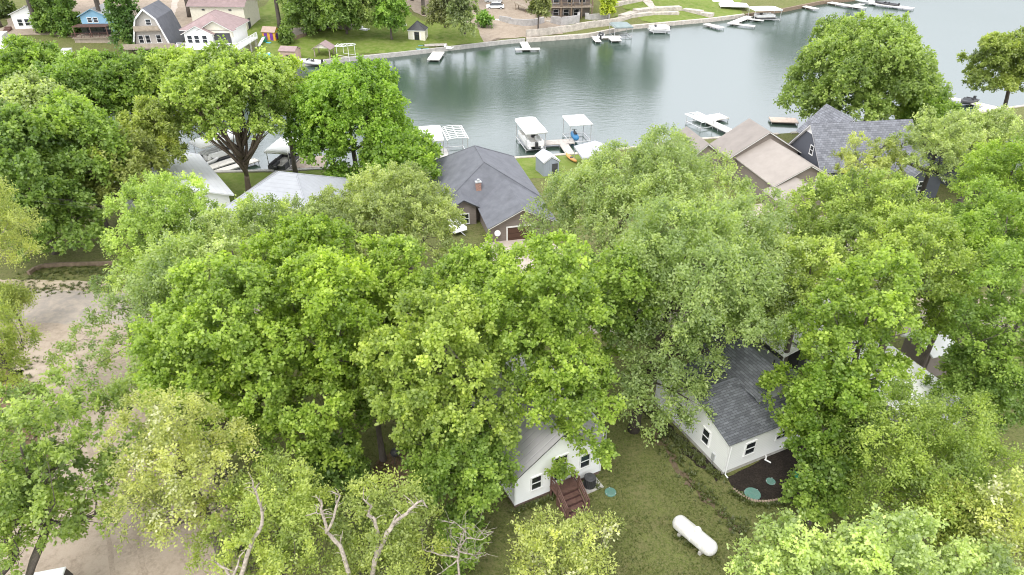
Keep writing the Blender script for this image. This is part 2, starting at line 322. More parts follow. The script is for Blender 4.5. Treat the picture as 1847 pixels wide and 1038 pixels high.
# ------------------------------------------------------------------ trees
def unit(a): return a/np.maximum(np.linalg.norm(a,axis=-1,keepdims=True),1e-9)
def leaf_mesh(name, P, T, Nn, Ls, Ws, tint, m):
    """many kite-shaped leaves in one crown"""
    n=len(P); B=np.cross(Nn,T); 
    V=np.empty((n,4,3),np.float32)
    V[:,0]=P; V[:,2]=P+T*Ls[:,None]-Nn*(Ls*.12)[:,None]
    mid=P+T*(Ls*.45)[:,None]+Nn*(Ls*.10)[:,None]
    V[:,1]=mid+B*(Ws*.5)[:,None]; V[:,3]=mid-B*(Ws*.5)[:,None]
    me=bpy.data.meshes.new(name); me.vertices.add(n*4); me.vertices.foreach_set('co',V.reshape(-1))
    me.loops.add(n*4); me.loops.foreach_set('vertex_index',np.arange(n*4,dtype=np.int32))
    me.polygons.add(n); me.polygons.foreach_set('loop_start',np.arange(0,n*4,4,dtype=np.int32))
    me.polygons.foreach_set('loop_total',np.full(n,4,np.int32))
    a=me.attributes.new('tint','FLOAT','FACE'); a.data.foreach_set('value',tint.astype(np.float32))
    me.update(calc_edges=True); me.materials.append(M[m]); return me
SP={ # leaf length, width, tuft radius, tufts per m2 of lobe skin, twigs, leaves per twig, droop, lobes, lobe radius, upward pull
 'maple':  dict(L=.17,W=.145,tr=.54,dens=1.3,tw=7,lf=14,droop=.25,nl=16,lr=.36,up=.35,mat='leaf'),
 'oak':    dict(L=.165,W=.105,tr=.55,dens=1.1,tw=7,lf=13,droop=.2,nl=18,lr=.31,up=.35,mat='leaf'),
 'silver': dict(L=.19,W=.10,tr=.75,dens=.95,tw=8,lf=11,droop=.55,nl=17,lr=.34,up=.15,mat='leaf_pale'),
 'locust': dict(L=.13,W=.075,tr=.62,dens=.95,tw=9,lf=13,droop=.45,nl=16,lr=.32,up=.25,mat='leaf'),
 'fine':   dict(L=.13,W=.07,tr=.72,dens=.95,tw=10,lf=13,droop=.35,nl=16,lr=.36,up=.45,mat='leaf'),
 'spire':  dict(L=.15,W=.08,tr=.60,dens=1.0,tw=8,lf=11,droop=-.5,nl=14,lr=.33,up=1.2,mat='leaf'),
 'sparse': dict(L=.19,W=.12,tr=.52,dens=.62,tw=7,lf=9,droop=.2,nl=16,lr=.27,up=.35,mat='leaf'),
 'mid':    dict(L=.29,W=.23,tr=.72,dens=.95,tw=7,lf=8,droop=.3,nl=18,lr=.33,up=.3,mat='leaf'),
 'far':    dict(L=.46,W=.32,tr=.9,dens=.9,tw=5,lf=8,droop=.45,nl=14,lr=.36,up=.2,mat='leaf'),
}
def quadcurve(a,b,c,n): 
    return [tuple((1-t)**2*np.array(a)+2*t*(1-t)*np.array(b)+t*t*np.array(c)) for t in np.linspace(0,1,n)]
def make_tree(name,label,sp,u,v,zc,ru,V,color,base=None,seed=0,flat=.85,blossom=0.0,bark=(.12,.10,.085),extra=(),fkf=.35,direct=False,group='broadleaf trees around the lake lots',cat='tree',tr=None,dens=1.0,fork=.55,lr=1.0,nl=None,ls=1.0):
    p=dict(SP[sp]); rng=np.random.default_rng(seed+101)
    C=np.array(at(u,v,zc)); dep=depth_of(C); R=ru*dep/FPX
    bx,by=(C[0],C[1]) if base is None else base
    if ys(bx)-1.2<by<(ys(bx)+yf(bx))/2: by=ys(bx)-1.6
    gz=tz(bx,by); root=thing(name,label,cat,(bx,by,gz),0,group); O=np.array([bx,by,gz])
    c=C-O
    # lobes
    k=nl or p['nl']; lob=[]
    for i in range(k):
        fi=i+.5; ph_=math.acos(1-1.68*fi/k); th=2.39996*i+rng.uniform(-.4,.4)
        d=np.array([math.sin(ph_)*math.cos(th),math.sin(ph_)*math.sin(th),math.cos(ph_)])
        r=p['lr']*lr*R*rng.uniform(.75,1.2); q=rng.uniform(.82,1.08)
        lob.append([*(c+d*np.array([max(R-r,.2*R),max(R-r,.2*R),max(V-r*flat,.2*V)])*q),r])
    lob.append([*c,R*.45])
    for (eu,ev,ez,er) in extra: lob.append([*(np.array(at(eu,ev,ez))-O),er])
    lob=np.array(lob)
    # tufts on the skin of the lobes
    area=4*math.pi*lob[:,3]**2*flat; cnt=np.maximum(6,(area*p['dens']*dens).astype(int)); li=np.repeat(np.arange(len(lob)),cnt); n=len(li)
    d=rng.normal(size=(n,3)); d=unit(d); low=d[:,2]<-.35; d[low,2]*=-rng.random(low.sum()); d=unit(d)
    rr=lob[li,3]*(1-.42*rng.random(n)**1.7); rr*=1+.12*np.sin(5*d[:,0]+li)*np.cos(4*d[:,1]-li)
    tp=lob[li,:3]+d*rr[:,None]*np.array([1,1,flat])
    dist=np.linalg.norm((tp[:,None,:]-lob[None,:,:3])/np.array([1,1,flat]),axis=2)/lob[None,:,3]
    dist[np.arange(n),li]=9; inner=dist.min(axis=1)<.72
    keep=~(inner&(rng.random(n)<.72)); keep&=(tp[:,2]+O[2])>max(.3,gz+.3)
    tp,d,li=tp[keep],d[keep],li[keep]; n=len(tp)
    trad=(tr or p['tr'])*rng.uniform(.65,1.35,n)
    tn=unit(d+np.array([0,0,p['up']])); ttint=np.clip(rng.normal(.5,.16,n),.08,.95)
    K,Mv=p['tw'],p['lf']
    td=unit(tn[:,None,:]*.75+rng.normal(size=(n,K,3))*.62)              # twig directions
    s=np.linspace(.18,1,Mv)[None,None,:,None]
    P=tp[:,None,None,:]+td[:,:,None,:]*s*trad[:,None,None,None]
    P=P+rng.normal(size=P.shape)*.05*(1+trad.mean())
    hor=np.linalg.norm(td[:,:,None,:2]*s,axis=3)
    P[...,2]-=p['droop']*trad[:,None,None]*(hor**2)
    T=unit(td[:,:,None,:]*.6+rng.normal(size=P.shape)*.7+np.array([0,0,-.15*np.sign(p['droop'])]))
    Nn=rng.normal(size=P.shape)*.55+tn[:,None,None,:]*.55+np.array([0,0,.65]); Nn=Nn-T*(Nn*T).sum(-1,keepdims=True); Nn=unit(Nn)
    ltint=rng.normal(0,.13,len(lob)); tin=np.clip((ttint+ltint[li])[:,None,None]+rng.normal(size=P.shape[:3])*.13,0,1)
    P=P.reshape(-1,3);T=T.reshape(-1,3);Nn=Nn.reshape(-1,3);tin=tin.reshape(-1)
    Ls=p['L']*ls*(.55+.85*rng.random(len(P))**.8); Ws=Ls*p['W']/p['L']
    isb=np.zeros(len(P),bool)
    if blossom>0:
        fl=rng.random(n)<blossom*2; isb=np.repeat(fl,K*Mv)&(rng.random(len(P))<.5)
    me=leaf_mesh('crown',P[~isb],T[~isb],Nn[~isb],Ls[~isb],Ws[~isb],tin[~isb],p['mat'])
    o=bpy.data.objects.new('crown',me); COL.objects.link(o); o.parent=root; o.color=(*[min(.7,x*k_) for x,k_ in zip(color,(2.56,2.4,2.85))],1)
    if isb.any():
        me=leaf_mesh('blossom',P[isb],T[isb],Nn[isb],Ls[isb]*1.1,Ws[isb]*1.5,tin[isb],'blossom')
        q=bpy.data.objects.new('blossom',me); COL.objects.link(q); q.parent=root
    # trunk, limbs and branches
    mb=MB(); h=max(c[2]+V,2); r0=max(.06,.017*h+.010*R); fz=max(c[2]-V*fork,.12*h)
    fk=np.array([c[0]*fkf,c[1]*fkf,fz]); bend=np.array([rng.normal(0,.2),rng.normal(0,.2),fz*.5])
    mb.tube(quadcurve((0,0,-.1),bend,fk,6),[r0*x for x in (1.35,1.05,.95,.88,.82,.78)],9)
    top=np.array([c[0]*.9,c[1]*.9,c[2]+V*.55]); mb.tube(quadcurve(fk,(fk+top)/2+rng.normal(0,.3,3),top,7),np.linspace(r0*.7,.03,7).tolist(),7)
    done=[(fk+(top-fk)*q,r0*(.75-.5*q)) for q in (0,.12,.25,.4)]; nbase=len(done)
    for j in sorted(range(len(lob)),key=lambda q:np.linalg.norm(lob[q,:3]-fk)):
        lb=lob[j]; e=lb[:3]
        pool=done[:nbase] if direct else done
        a,ra=min(pool,key=lambda q:np.linalg.norm(q[0]-e)+(.0 if direct else .25*np.linalg.norm(q[0]-fk)))
        if direct: a=fk*1.0+(top-fk)*rng.uniform(0,.35); ra=r0*.85
        mid=(a+e)/2+np.array([0,0,-.08*np.linalg.norm(e-a)+.12*abs(e[2]-a[2])])+rng.normal(0,.07*np.linalg.norm(e-a)+.05,3)
        rl=min(ra*.72,r0*.5); pts=quadcurve(a,mid,e,6); mb.tube(pts,np.linspace(rl,rl*.5,6).tolist(),6); done.append((e,rl*.6))
        idx=np.where(li==j)[0]; rng.shuffle(idx)
        for t_ in idx[:9]:
            s0=np.array(pts[rng.integers(2,6)]); e2=tp[t_]; md=(s0+e2)/2+rng.normal(0,.12,3)
            mb.tube(quadcurve(s0,md,e2,4),[rl*.32,rl*.24,rl*.16,.012],5,False)
    t=mb.build('trunk','bark',root,True); t.color=(*bark,1)
    return root
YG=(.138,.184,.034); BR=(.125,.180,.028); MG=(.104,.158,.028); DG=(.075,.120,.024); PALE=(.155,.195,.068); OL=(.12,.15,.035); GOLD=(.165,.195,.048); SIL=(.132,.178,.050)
TREES=[]
def T(*a,**k): TREES.append((a,k))
MT='maple_tree'
# --- the yard, between the camera and the road
T(MT,'bright yellow green maple with a forked trunk left of the white gabled house','maple',800,690,9,118,5.4,YG,base=(-2.9,31),extra=[(720,700,9.5,1.6),(880,720,8,1.5),(700,640,10,1.6),(888,775,6.8,1.1)])
T(MT,'tall bright green maple overhanging the metal roof of the white gabled house','maple',985,600,10,118,6.3,BR,base=(4.4,40.5),extra=[(1070,730,6.5,1.3),(1080,820,4.3,.9),(1062,690,7.5,1.4),(1010,850,2.6,.55),(1040,770,5,1.0),(955,735,7.5,.9),(1035,722,7.5,1.0)])
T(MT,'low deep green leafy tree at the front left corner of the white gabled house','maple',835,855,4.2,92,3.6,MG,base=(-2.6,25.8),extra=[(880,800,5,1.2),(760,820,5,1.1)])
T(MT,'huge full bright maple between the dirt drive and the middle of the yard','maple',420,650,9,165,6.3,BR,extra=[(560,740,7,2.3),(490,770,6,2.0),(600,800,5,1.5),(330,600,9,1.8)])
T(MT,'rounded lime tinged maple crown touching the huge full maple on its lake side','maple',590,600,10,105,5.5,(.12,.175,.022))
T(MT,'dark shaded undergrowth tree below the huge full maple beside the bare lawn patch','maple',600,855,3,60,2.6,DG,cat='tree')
T(MT,'bright maple filling the gap between the white gabled house and the brown garage','maple',865,558,9.0,106,4.8,BR,base=(-2,44))
T(MT,'bright green maple in the middle of the canopy left of the garage','maple',560,510,9.5,112,5,(.115,.17,.022))
T('oak_tree','pale olive oak with dark open limbs in front of the charcoal hip roof','oak',700,405,7,150,4.6,(.15,.185,.06),base=(-9,53),extra=[(610,400,6.5,2.0),(800,400,6,1.8)])
T('oak_tree','soft pale green oak below the white hip roof','oak',560,445,6.5,92,3.8,PALE)
T('oak_tree','light green tree standing above the end of the timber kerb','oak',300,425,8,108,5.5,(.14,.195,.045),extra=[(320,375,9.5,1.5),(250,500,6,2.0)])
T('oak_tree','grey green feathery tree overhanging the asphalt road','silver',330,535,8,100,4.6,SIL,extra=[(205,560,6,1.2),(150,612,6,.8),(232,625,6,1.3),(165,665,5.5,.8),(245,700,5.5,1.2),(195,520,6.5,.8),(115,640,5,.5),(270,660,6,1.3)])
T('oak_tree','pale green narrow tree behind the huge full maple','oak',430,500,9.5,80,4.5,PALE)
T('silver_maple','large silver maple with a dark leaning trunk between the two white houses','silver',1235,525,9.5,172,6.2,SIL,base=(8.3,34.4),extra=[(1180,690,4.5,1.6),(1240,720,4.0,1.3),(1160,610,6,1.8),(1260,640,6,1.6),(1225,770,3,.7),(1140,735,4.0,1.0),(1165,755,3.2,.8),(1130,680,5.5,1.1)],bark=(.07,.055,.045))
T('silver_maple','huge pale silver maple whose top reaches the lake view','silver',1168,378,9.2,178,6.0,(.138,.18,.056),base=(9,56),extra=[(1200,262,13,1.7),(990,398,7.5,1.9),(1290,300,9.5,1.3),(1010,345,8.5,1.2)])
T('silver_maple','wind ruffled silver maple with white leaf undersides before the tan house','silver',1330,470,9,105,5.2,(.145,.188,.064))
T('oak_tree','wide lime green tree in front of the tan house gable','oak',1560,420,9,150,4.6,(.138,.184,.042),extra=[(1470,430,7,1.6)])
T('oak_tree','rounded lime green tree crown behind the dark shed','oak',1640,500,9.5,105,4.8,(.136,.182,.038))
T(MT,'dense bright maple shading the shingled end of the white house','maple',1545,620,9,118,5.6,BR,dens=.72,base=(21.5,33.5),extra=[(1450,730,5.5,1.6),(1400,700,5,.8)])
T(MT,'mid green maple hiding the right corner of the shingled white house','maple',1500,765,5.5,88,4.2,(.095,.15,.02),base=(20.0,30.2),extra=[(1420,690,5,.9)])
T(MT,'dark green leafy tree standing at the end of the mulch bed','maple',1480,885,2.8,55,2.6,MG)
T('walnut_tree','tall deep green tree at the frame edge beside the white trailer roof','oak',1815,585,9,105,6.0,MG,dens=1.25,extra=[(1760,690,5,1.8)])
T('walnut_tree','mid green tree behind the tall deep green tree at the frame edge','oak',1790,455,9.5,112,5.0,(.105,.16,.027),dens=1.25)
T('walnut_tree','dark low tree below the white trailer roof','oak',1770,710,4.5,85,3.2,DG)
T('walnut_tree','light green slender tree between the white trailer and the deep green frame edge tree','oak',1705,560,7,52,3.4,(.125,.175,.032),dens=.85)
T('walnut_tree','bright leafy tree to the lake side of the frame edge trees','oak',1815,340,9,100,5.0,(.11,.165,.025))
T('walnut_tree','open pale tree with black limbs over the slate house','sparse',1690,270,8.5,80,4.2,PALE,bark=(.04,.035,.03),dens=1.5)
T('walnut_tree','small wispy yellow green tree against the slate roof','sparse',1568,300,6,72,3.4,(.17,.20,.06),dens=1.1,base=(40,72))
T('walnut_tree','pale tree beside the lawn of the right hand dock','oak',1770,260,7,82,3.8,PALE)
T('honey_locust','wide fine leaved lime honey locust in front of the white trailer','fine',1660,835,6,165,4.2,(.118,.162,.030),extra=[(1560,880,4,1.4)],bark=(.2,.17,.14))
T('silver_poplar','pale mint green poplar bush nearest the propane tank','oak',1418,1042,5.2,88,3.0,(.175,.225,.07))
T('silver_poplar','tallest pale mint green poplar with a pointed top below the honey locust','oak',1598,1040,6.8,82,3.6,(.185,.235,.08),lr=.9,extra=[(1612,955,8.6,.75),(1500,985,6,1.0)])
T('silver_poplar','pale mint green poplar cut off by the lower frame edge between its taller neighbours','oak',1515,1075,5.5,80,2.6,(.172,.222,.068))
T('silver_poplar','low pale mint green poplar in the lower corner beside the cream flowered tree','oak',1745,1075,5.5,95,2.6,(.172,.22,.075))
T('flowering_tree','yellow green tree with cream flower spires at the frame edge','spire',1800,950,6.5,68,3.0,(.18,.21,.06),blossom=.08)
T('flowering_tree','small golden green sapling between the honey locust and the cream flowered tree','spire',1715,935,6,42,2.0,GOLD)
T('flowering_shrub','yellow shrub covered with cream flower spires in front of the red steps','spire',1010,1022,3.4,98,2.8,(.185,.215,.06),blossom=.07,extra=[(1092,962,3.6,.45),(962,955,3.8,.35)])
T('black_locust','yellow green black locust in bloom over the dirt drive','locust',325,850,9,125,4.4,(.178,.200,.058),base=(-16,24),blossom=.05,bark=(.13,.11,.09),extra=[(250,930,7,1.1),(400,800,9,1.3)])
T('black_locust','fine yellow green tree behind the first bleached dead snag','fine',500,960,6.5,118,4.0,(.155,.195,.045),extra=[(410,985,5,1.3)])
T('black_locust','yellow green tree wrapped round the twin dead snags','fine',700,985,6,108,3.6,(.138,.172,.042))
T('elm_tree','small bright green elm behind the grey dead brush','maple',832,985,2.0,46,1.6,MG)
T('oak_tree','open branching oak spreading over the dirt drive at the frame edge','sparse',88,850,8,112,4.6,(.122,.168,.040),base=(-24,18.5),dens=1.7,nl=18,lr=.9,fkf=.8,extra=[(210,735,7,1.0),(235,800,7,.9),(150,735,7.5,1.2),(205,850,6.5,1.0),(60,740,8,1.3),(20,790,8,1.3),(170,930,6,1.0),(110,690,8,.8)],bark=(.11,.09,.075))
T('oak_tree','green oak in the lower frame corner above the white van','oak',45,930,6,95,3.6,(.118,.166,.038),base=(-27,17),dens=.9,fkf=.8)
T('honey_locust','yellow green bush tree at the frame edge beside the road','fine',0,630,6.5,62,4.0,(.14,.175,.035))
T('honey_locust','golden feathery tree at the frame edge above the road','fine',5,420,8,62,4.4,(.165,.195,.055),base=(-46,44),dens=.9,bark=(.35,.31,.27))
T('elm_tree','dim olive understorey tree in front of the brown retaining edge','fine',20,545,3,30,1.6,OL)
T(MT,'bright small maple wedged between the huge full maple and the forked yellow green maple','maple',672,690,6.5,66,3.6,(.12,.175,.028))
T(MT,'bright maple crown closing the gap above the road behind the forked yellow green maple','maple',705,545,8,95,4.6,BR)
T(MT,'bright maple crown between the roof overhanging maple and the large silver maple','maple',1105,560,9,75,5.0,(.108,.16,.026),base=(8.5,43))
T('oak_tree','light green tree top squeezed between the huge full maple and the pale oaks','oak',480,450,8,90,4.2,(.135,.18,.045))
T('oak_tree','light green tree over the gravel side drive right of the silver maples','oak',1395,460,6,75,3.4,(.14,.185,.045))
T('silver_maple','small grey green tree before the lean to of the dark shed','silver',1370,560,6,75,3.6,(.15,.195,.05),base=(18.2,46))
T('oak_tree','light green tree between the silver maple tops and the tan house porch','oak',1450,520,7.5,90,4.2,(.15,.195,.045))
# --- along the near shore
WG='trees along the near shore'
T(MT,'big full maple by the water between the boat canopies and the vase shaped tree','mid',630,215,7,118,7.2,(.10,.165,.022),group=WG,extra=[(690,250,6,2.0),(615,320,2,1.8),(580,180,9,2.2)])
T(MT,'round low maple at the left eave of the charcoal hip roof','mid',722,298,3.4,80,3.6,(.10,.16,.022),group=WG)
T('elm_tree','vase shaped tree with a bare forked trunk on the lakeside lawn','mid',415,172,10.5,122,5.4,(.128,.178,.036),base=(-32.3,77.5),group=WG,fork=2.2,direct=True,flat=.75,bark=(.16,.12,.09),extra=[(340,230,8,1.8),(480,230,8,1.6)])
T(MT,'large dark green maple behind the white cottage at the shore','mid',150,290,7.5,95,6.5,MG,group=WG)
T(MT,'tall deep green maple at the frame edge near the lake','mid',50,330,7.5,110,7.0,DG,group=WG,extra=[(130,420,3,3.0),(60,420,3,3)])
T('poplar_tree','hazy pale green tree top above the deep green maple','mid',55,205,10,85,4.0,PALE,group=WG)
T('ash_tree','bronze olive rounded tree left of the white cottage','fine',225,310,6,76,4.8,(.132,.158,.042),group=WG,ls=2.0,dens=.7)
T('ash_tree','golden topped green tree directly behind the bronze olive one','fine',282,248,7.5,60,4.6,(.15,.185,.042),group=WG,ls=2.0,dens=.7)
T('elm_tree','broad mid green tree row end screening the gambrel house shore','mid',250,165,8,95,5.0,(.085,.135,.024),group=WG)
T('elm_tree','mid green tree between the vase shaped tree and the far blue cottage','mid',160,170,8.5,85,5.0,(.095,.15,.026),group=WG)
T('elm_tree','bright green low tree at the frame edge under the white truck','mid',50,130,8,70,4.5,(.10,.155,.026),group=WG)
T('elm_tree','lighter green crown leaning over the water below the white mansion','mid',320,150,9,70,4.2,(.13,.18,.034),group=WG)
T('elm_tree','light green crown between the vase shaped tree and the big full maple','mid',520,170,8,52,4.4,(.13,.18,.030),group=WG)
T('cottonwood','huge light green tree by the water behind the slate roofed house','mid',1555,140,8.0,128,8.2,(.112,.158,.038),base=(54,104),group=WG,extra=[(1450,185,4.5,3.0),(1655,165,5,3.4),(1500,60,12,2.5),(1610,70,11,2.5),(1480,205,2.5,2.2),(1600,215,2.5,2.6)],bark=(.07,.06,.05))
T('elm_tree','small bright tree between the huge waterside tree and the dock','mid',1668,212,3.5,48,3.8,(.10,.155,.024),group=WG)
T('oak_tree','open bronze green oak beside the white dock','sparse',1805,118,8,66,5.0,(.115,.15,.036),base=(79,108),group=WG,dens=1.8,extra=[(1770,150,6,2.0),(1835,150,5,2.2),(1800,85,11,2.0)],ls=1.5,bark=(.06,.05,.04))
# --- far shore
FG='trees on the far shore'
for i,(lab,u,v,ru,zt,V,c) in enumerate([
 ('far green tree in front of the pale left cottage',100,38,40,4,6.5,(.085,.135,.03)),
 ('far dark green tree between the blue cottage and the gambrel house',226,42,31,5.5,7,(.055,.10,.022)),
 ('far green tree right of the pale left cottage',124,42,20,4,5,(.07,.12,.024)),
 ('far dark tree at the frame corner above the white truck',8,22,22,4,5,(.06,.09,.024)),
 ('far green tree on the slope left of the hidden cabin',545,18,40,5.5,7,(.10,.15,.035)),
 ('far tree in front of the hidden cabin with a pale trunk',612,16,38,6,6.5,(.095,.145,.03)),
 ('far pale olive tree right of the hidden cabin',652,8,32,6.5,7,(.12,.16,.045)),
 ('far bright green tree left of the cream boathouse',702,22,34,5,6,(.10,.165,.03)),
 ('far thin brownish tree behind the cream boathouse',795,12,28,6,7,(.10,.115,.045)),
 ('far grey green tree on the lawn right of the cream boathouse',832,18,27,6,7,(.12,.15,.06)),
 ('far small tree beside the timber framed house',972,8,22,5,4,(.10,.12,.04)),
 ('far bright yellow green sapling by the stone walls',1097,12,12,2.5,2.6,(.20,.24,.03)),
 ('far round green bush on the lawn edge',873,35,11,1.2,1.3,(.09,.16,.03)),
 ('far dark shrub between the playhouse and the lawn steps',516,68,9,1,2.0,(.07,.11,.025)),
 ('far flower shrub beside the white mansion wall',445,30,10,3,1.6,(.10,.10,.03)),
 ]):
    b_={832:(838,62),795:(803,50),702:(707,72),652:(626,62),612:(577,56)}.get(u); T('shore_tree',lab,'far',u,v,zt,ru,V,c,group=FG,base=tuple(hit(*b_)[:2]) if b_ else None)
rg=random.Random(5)
for x in list(np.arange(-112,44,6.5))+[92,99,106,113,121]:   # wooded rise above the far houses, mirrored in the lake
    x=float(x)+rg.uniform(-2,2); y=yf(x)+rg.uniform(22,40)
    T('hill_tree','tall tree on the wooded rise above the far shore, mirrored in the lake','far',0,0,0,0,rg.uniform(8,11),(.042,.072,.018),group='trees on the wooded rise above the far shore',base=(x,y))
def build_trees():
    for i,(a,k) in enumerate(TREES):
        a=list(a); k=dict(k)
        if a[0]=='hill_tree':
            bx,by=k['base']; V=a[7]; zc=tz(bx,by)+V+5; sy=(CAMH-zc)
            # pixel of that point
            d=Vector((bx,by,zc-CAMH)); f=d.y*math.cos(PITCH)-d.z*math.sin(PITCH); up=d.y*math.sin(PITCH)+d.z*math.cos(PITCH)
            a[3]=923.5+FPX*d.x/f; a[4]=519-FPX*up/f
            if a[4]>-70: continue
            a[5]=zc; a[6]=6.8/f*FPX; k['nl']=9; k['dens']=.6
        make_tree(*a,seed=i,**k)
build_trees()
exec_marker=0
# ------------------------------------------------------------------ building helpers
def window(root, side, c, w, h, fm='trim', gm='glass', bars=1, name='window', fr=.09):
    """side: outward direction of the wall; c: centre on the wall face"""
    ax={'-y':((1,0,0),(0,-1,0)),'+y':((1,0,0),(0,1,0)),'-x':((0,1,0),(-1,0,0)),'+x':((0,1,0),(1,0,0))}[side]
    U,Nn=Vector(ax[0]),Vector(ax[1]); c=Vector(c); Z=Vector((0,0,1))
    def bx(mb,u0,u1,z0,z1,d0,d1):
        mb.prism([c+U*u0+Z*z0+Nn*d0,c+U*u1+Z*z0+Nn*d0,c+U*u1+Z*z1+Nn*d0,c+U*u0+Z*z1+Nn*d0],Nn*(d1-d0))
    mb=MB(); bx(mb,-w/2-fr,-w/2,-h/2,h/2,-.02,.06); bx(mb,w/2,w/2+fr,-h/2,h/2,-.02,.06)
    bx(mb,-w/2-fr,w/2+fr,h/2,h/2+fr,-.02,.062); bx(mb,-w/2-fr-.03,w/2+fr+.03,-h/2-fr,-h/2,-.02,.085)
    for i in range(bars): z=-h/2+h*(i+1)/(bars+1); bx(mb,-w/2,w/2,z-.03,z+.03,-.02,.045)
    f=mb.build(name,fm,root); p=MB(); bx(p,-w/2+.001,w/2-.001,-h/2+.001,h/2-.001,-.03,.02); p.build('pane',gm,f); return f
def gable(root,x0,x1,y0,y1,z0,ze,zr,ax,mw,mr,mt='trim',ov=.3,oe=.35,ridge=None,t=.16,tr=.05,wall='wall',roof='roof'):
    sw=lambda p:(p[1],p[0],p[2]) if ax=='x' else p
    if ax=='x': x0,x1,y0,y1=y0,y1,x0,x1          # work with the ridge along the second axis
    xm=(x0+x1)/2 if ridge is None else ridge
    pen=[(x0,y0,z0),(x1,y0,z0),(x1,y0,ze-.06),(xm,y0,zr-.06),(x0,y0,ze-.06)]
    mb=MB(); mb.prism([sw(p) for p in pen],sw((0,y1-y0,0))); w=mb.build(wall,mw,root)
    r=MB(); f=MB()
    for s,xe in ((-1,x0),(1,x1)):
        sl=(zr-ze)/abs(xm-xe); xo=xe+s*oe; zo=ze-sl*oe
        q=lambda d,e:[sw((xo+s*e,y0-ov-e,zo-sl*e+d)),sw((xm,y0-ov-e,zr+d)),sw((xm,y1+ov+e,zr+d)),sw((xo+s*e,y1+ov+e,zo-sl*e+d))]
        f.slab(q(t-.02,0),t-.04); r.slab(q(t+tr-.03,.025),tr)
    f.build('fascia',mt,root); ro=r.build(roof,mr,root); return w,ro
def hip(root,x0,x1,y0,y1,z0,ze,zr,rl,ax,mw,mr,mt='trim',ov=.4,t=.16):
    """rl: half length of the ridge"""
    MB().box(x0,x1,y0,y1,z0,ze).build('wall',mw,root)
    X0,X1,Y0,Y1=x0-ov,x1+ov,y0-ov,y1+ov; cx,cy=(x0+x1)/2,(y0+y1)/2
    MB().box(X0,X1,Y0,Y1,ze-.002,ze+t).build('fascia',mt,root)
    a,b=((cx,cy-rl,zr),(cx,cy+rl,zr)) if ax=='y' else ((cx-rl,cy,zr),(cx+rl,cy,zr))
    e=.03; v=[(X0-e,Y0-e,ze+t),(X1+e,Y0-e,ze+t),(X1+e,Y1+e,ze+t),(X0-e,Y1+e,ze+t),a,b]; z=ze+t-.03
    v+=[(X0-e,Y0-e,z),(X1+e,Y0-e,z),(X1+e,Y1+e,z),(X0-e,Y1+e,z)]
    fs=[(0,1,4),(1,2,5,4),(2,3,5),(3,0,4,5)] if ax=='y' else [(0,1,5,4),(1,2,5),(2,3,4,5),(3,0,4)]
    fs+=[(0,6,7,1),(1,7,8,2),(2,8,9,3),(3,9,6,0),(6,9,8,7)]
    r=MB().add(v,fs).build('roof',mr,root)
    c=MB()
    for p,q in ([(v[0],a),(v[1],a),(v[2],b),(v[3],b),(a,b)] if ax=='y' else [(v[0],a),(v[3],a),(v[1],b),(v[2],b),(a,b)]):
        c.tube([Vector(p)+Vector((0,0,.0)),Vector(q)+Vector((0,0,.0))],.07,5)
    c.build('ridge_cap',mr,root); return r
def railing(mb,pts,z0,h,step=1.2,r=.035,bal=0):
    for a,b in zip(pts[:-1],pts[1:]):
        a,b=Vector((*a,0)),Vector((*b,0)); n=max(1,int((b-a).length/step))
        for i in range(n+1):
            p=a.lerp(b,i/n); mb.box(p.x-r,p.x+r,p.y-r,p.y+r,z0,z0+h)
        for z in (h,h*.15):
            mb.tube([a+Vector((0,0,z0+z)),b+Vector((0,0,z0+z))],r*1.1,4)
        if bal:
            k=int((b-a).length/bal)
            for i in range(1,k): p=a.lerp(b,i/k); mb.tube([p+Vector((0,0,z0+.1)),p+Vector((0,0,z0+h))],r*.45,4)
# ------------------------------------------------------------------ white gabled house
h=thing('white_gabled_house','white gabled house with a ribbed grey metal roof and red steps at its door','house',(.15,27.73,0),R_(27))
gable(h,0,6.1,0,10,.28,2.75,4.85,'y','smooth_siding','metal_y','dark',ov=.3,oe=.3,ridge=3.0)
MB().box(.04,6.06,.04,9.96,-.1,.285).build('foundation','brick_base',h)
MB().box(5.9,7.05,1.0,9.6,2.42,2.52).build('porch_roof','metal_y',h)
for y in (1.1,5.2,9.4): MB().box(6.9,6.98,y,y+.08,0,2.42).build('porch_post','trim',h)
MB().tube([(3.0,-.34,5.02),(3.0,10.34,5.02)],.07,6).build('ridge_cap','greylight',h)
gt=MB(); gt.box(7.05,7.15,1.0,9.6,2.40,2.50); gt.tube([(7.1,1.05,2.4),(7.1,1.05,.1)],.04,6); gt.build('gutter','greylight',h)
MB().box(-.32,-.2,-.3,10.3,2.42,2.54).build('gutter','greylight',h)
window(h,'-y',(1.45,0,1.55),.62,1.0); window(h,'-y',(4.85,0,1.75),.62,1.0)
d=window(h,'-y',(3.1,0,2.0),.85,1.9,'trim','glass',2,'door')
for y in (2,5,8): window(h,'-x',(0,y,1.6),.8,1.1)
for x in (.05,6.05): MB().box(x-.06,x+.06,-.02,.02,.29,2.7).build('corner_board','trim',h)
st=thing('porch_steps','red stained wooden steps with railings at the back door of the white gabled house','steps',(.15,27.73,0),R_(27))
s=MB(); s.box(2.35,3.95,-.95,-.09,.78,.86); 
for i in range(4): s.box(2.5,3.8,-.95-.30*(i+1),-.95-.30*i+.02,.62-.2*i-.04,.62-.2*i)
s.build('tread','redwood',st)
s=MB(); [s.box(2.5,3.8,-.95-.30*i-.01,-.95-.30*i+.015,.42-.2*i+.2-.2,.62-.2*i+.16-.04) for i in range(4)]; s.build('gap_shade_board','redwood_gap_shade',st)  # dark boards painted as the shade in the gaps under each tread
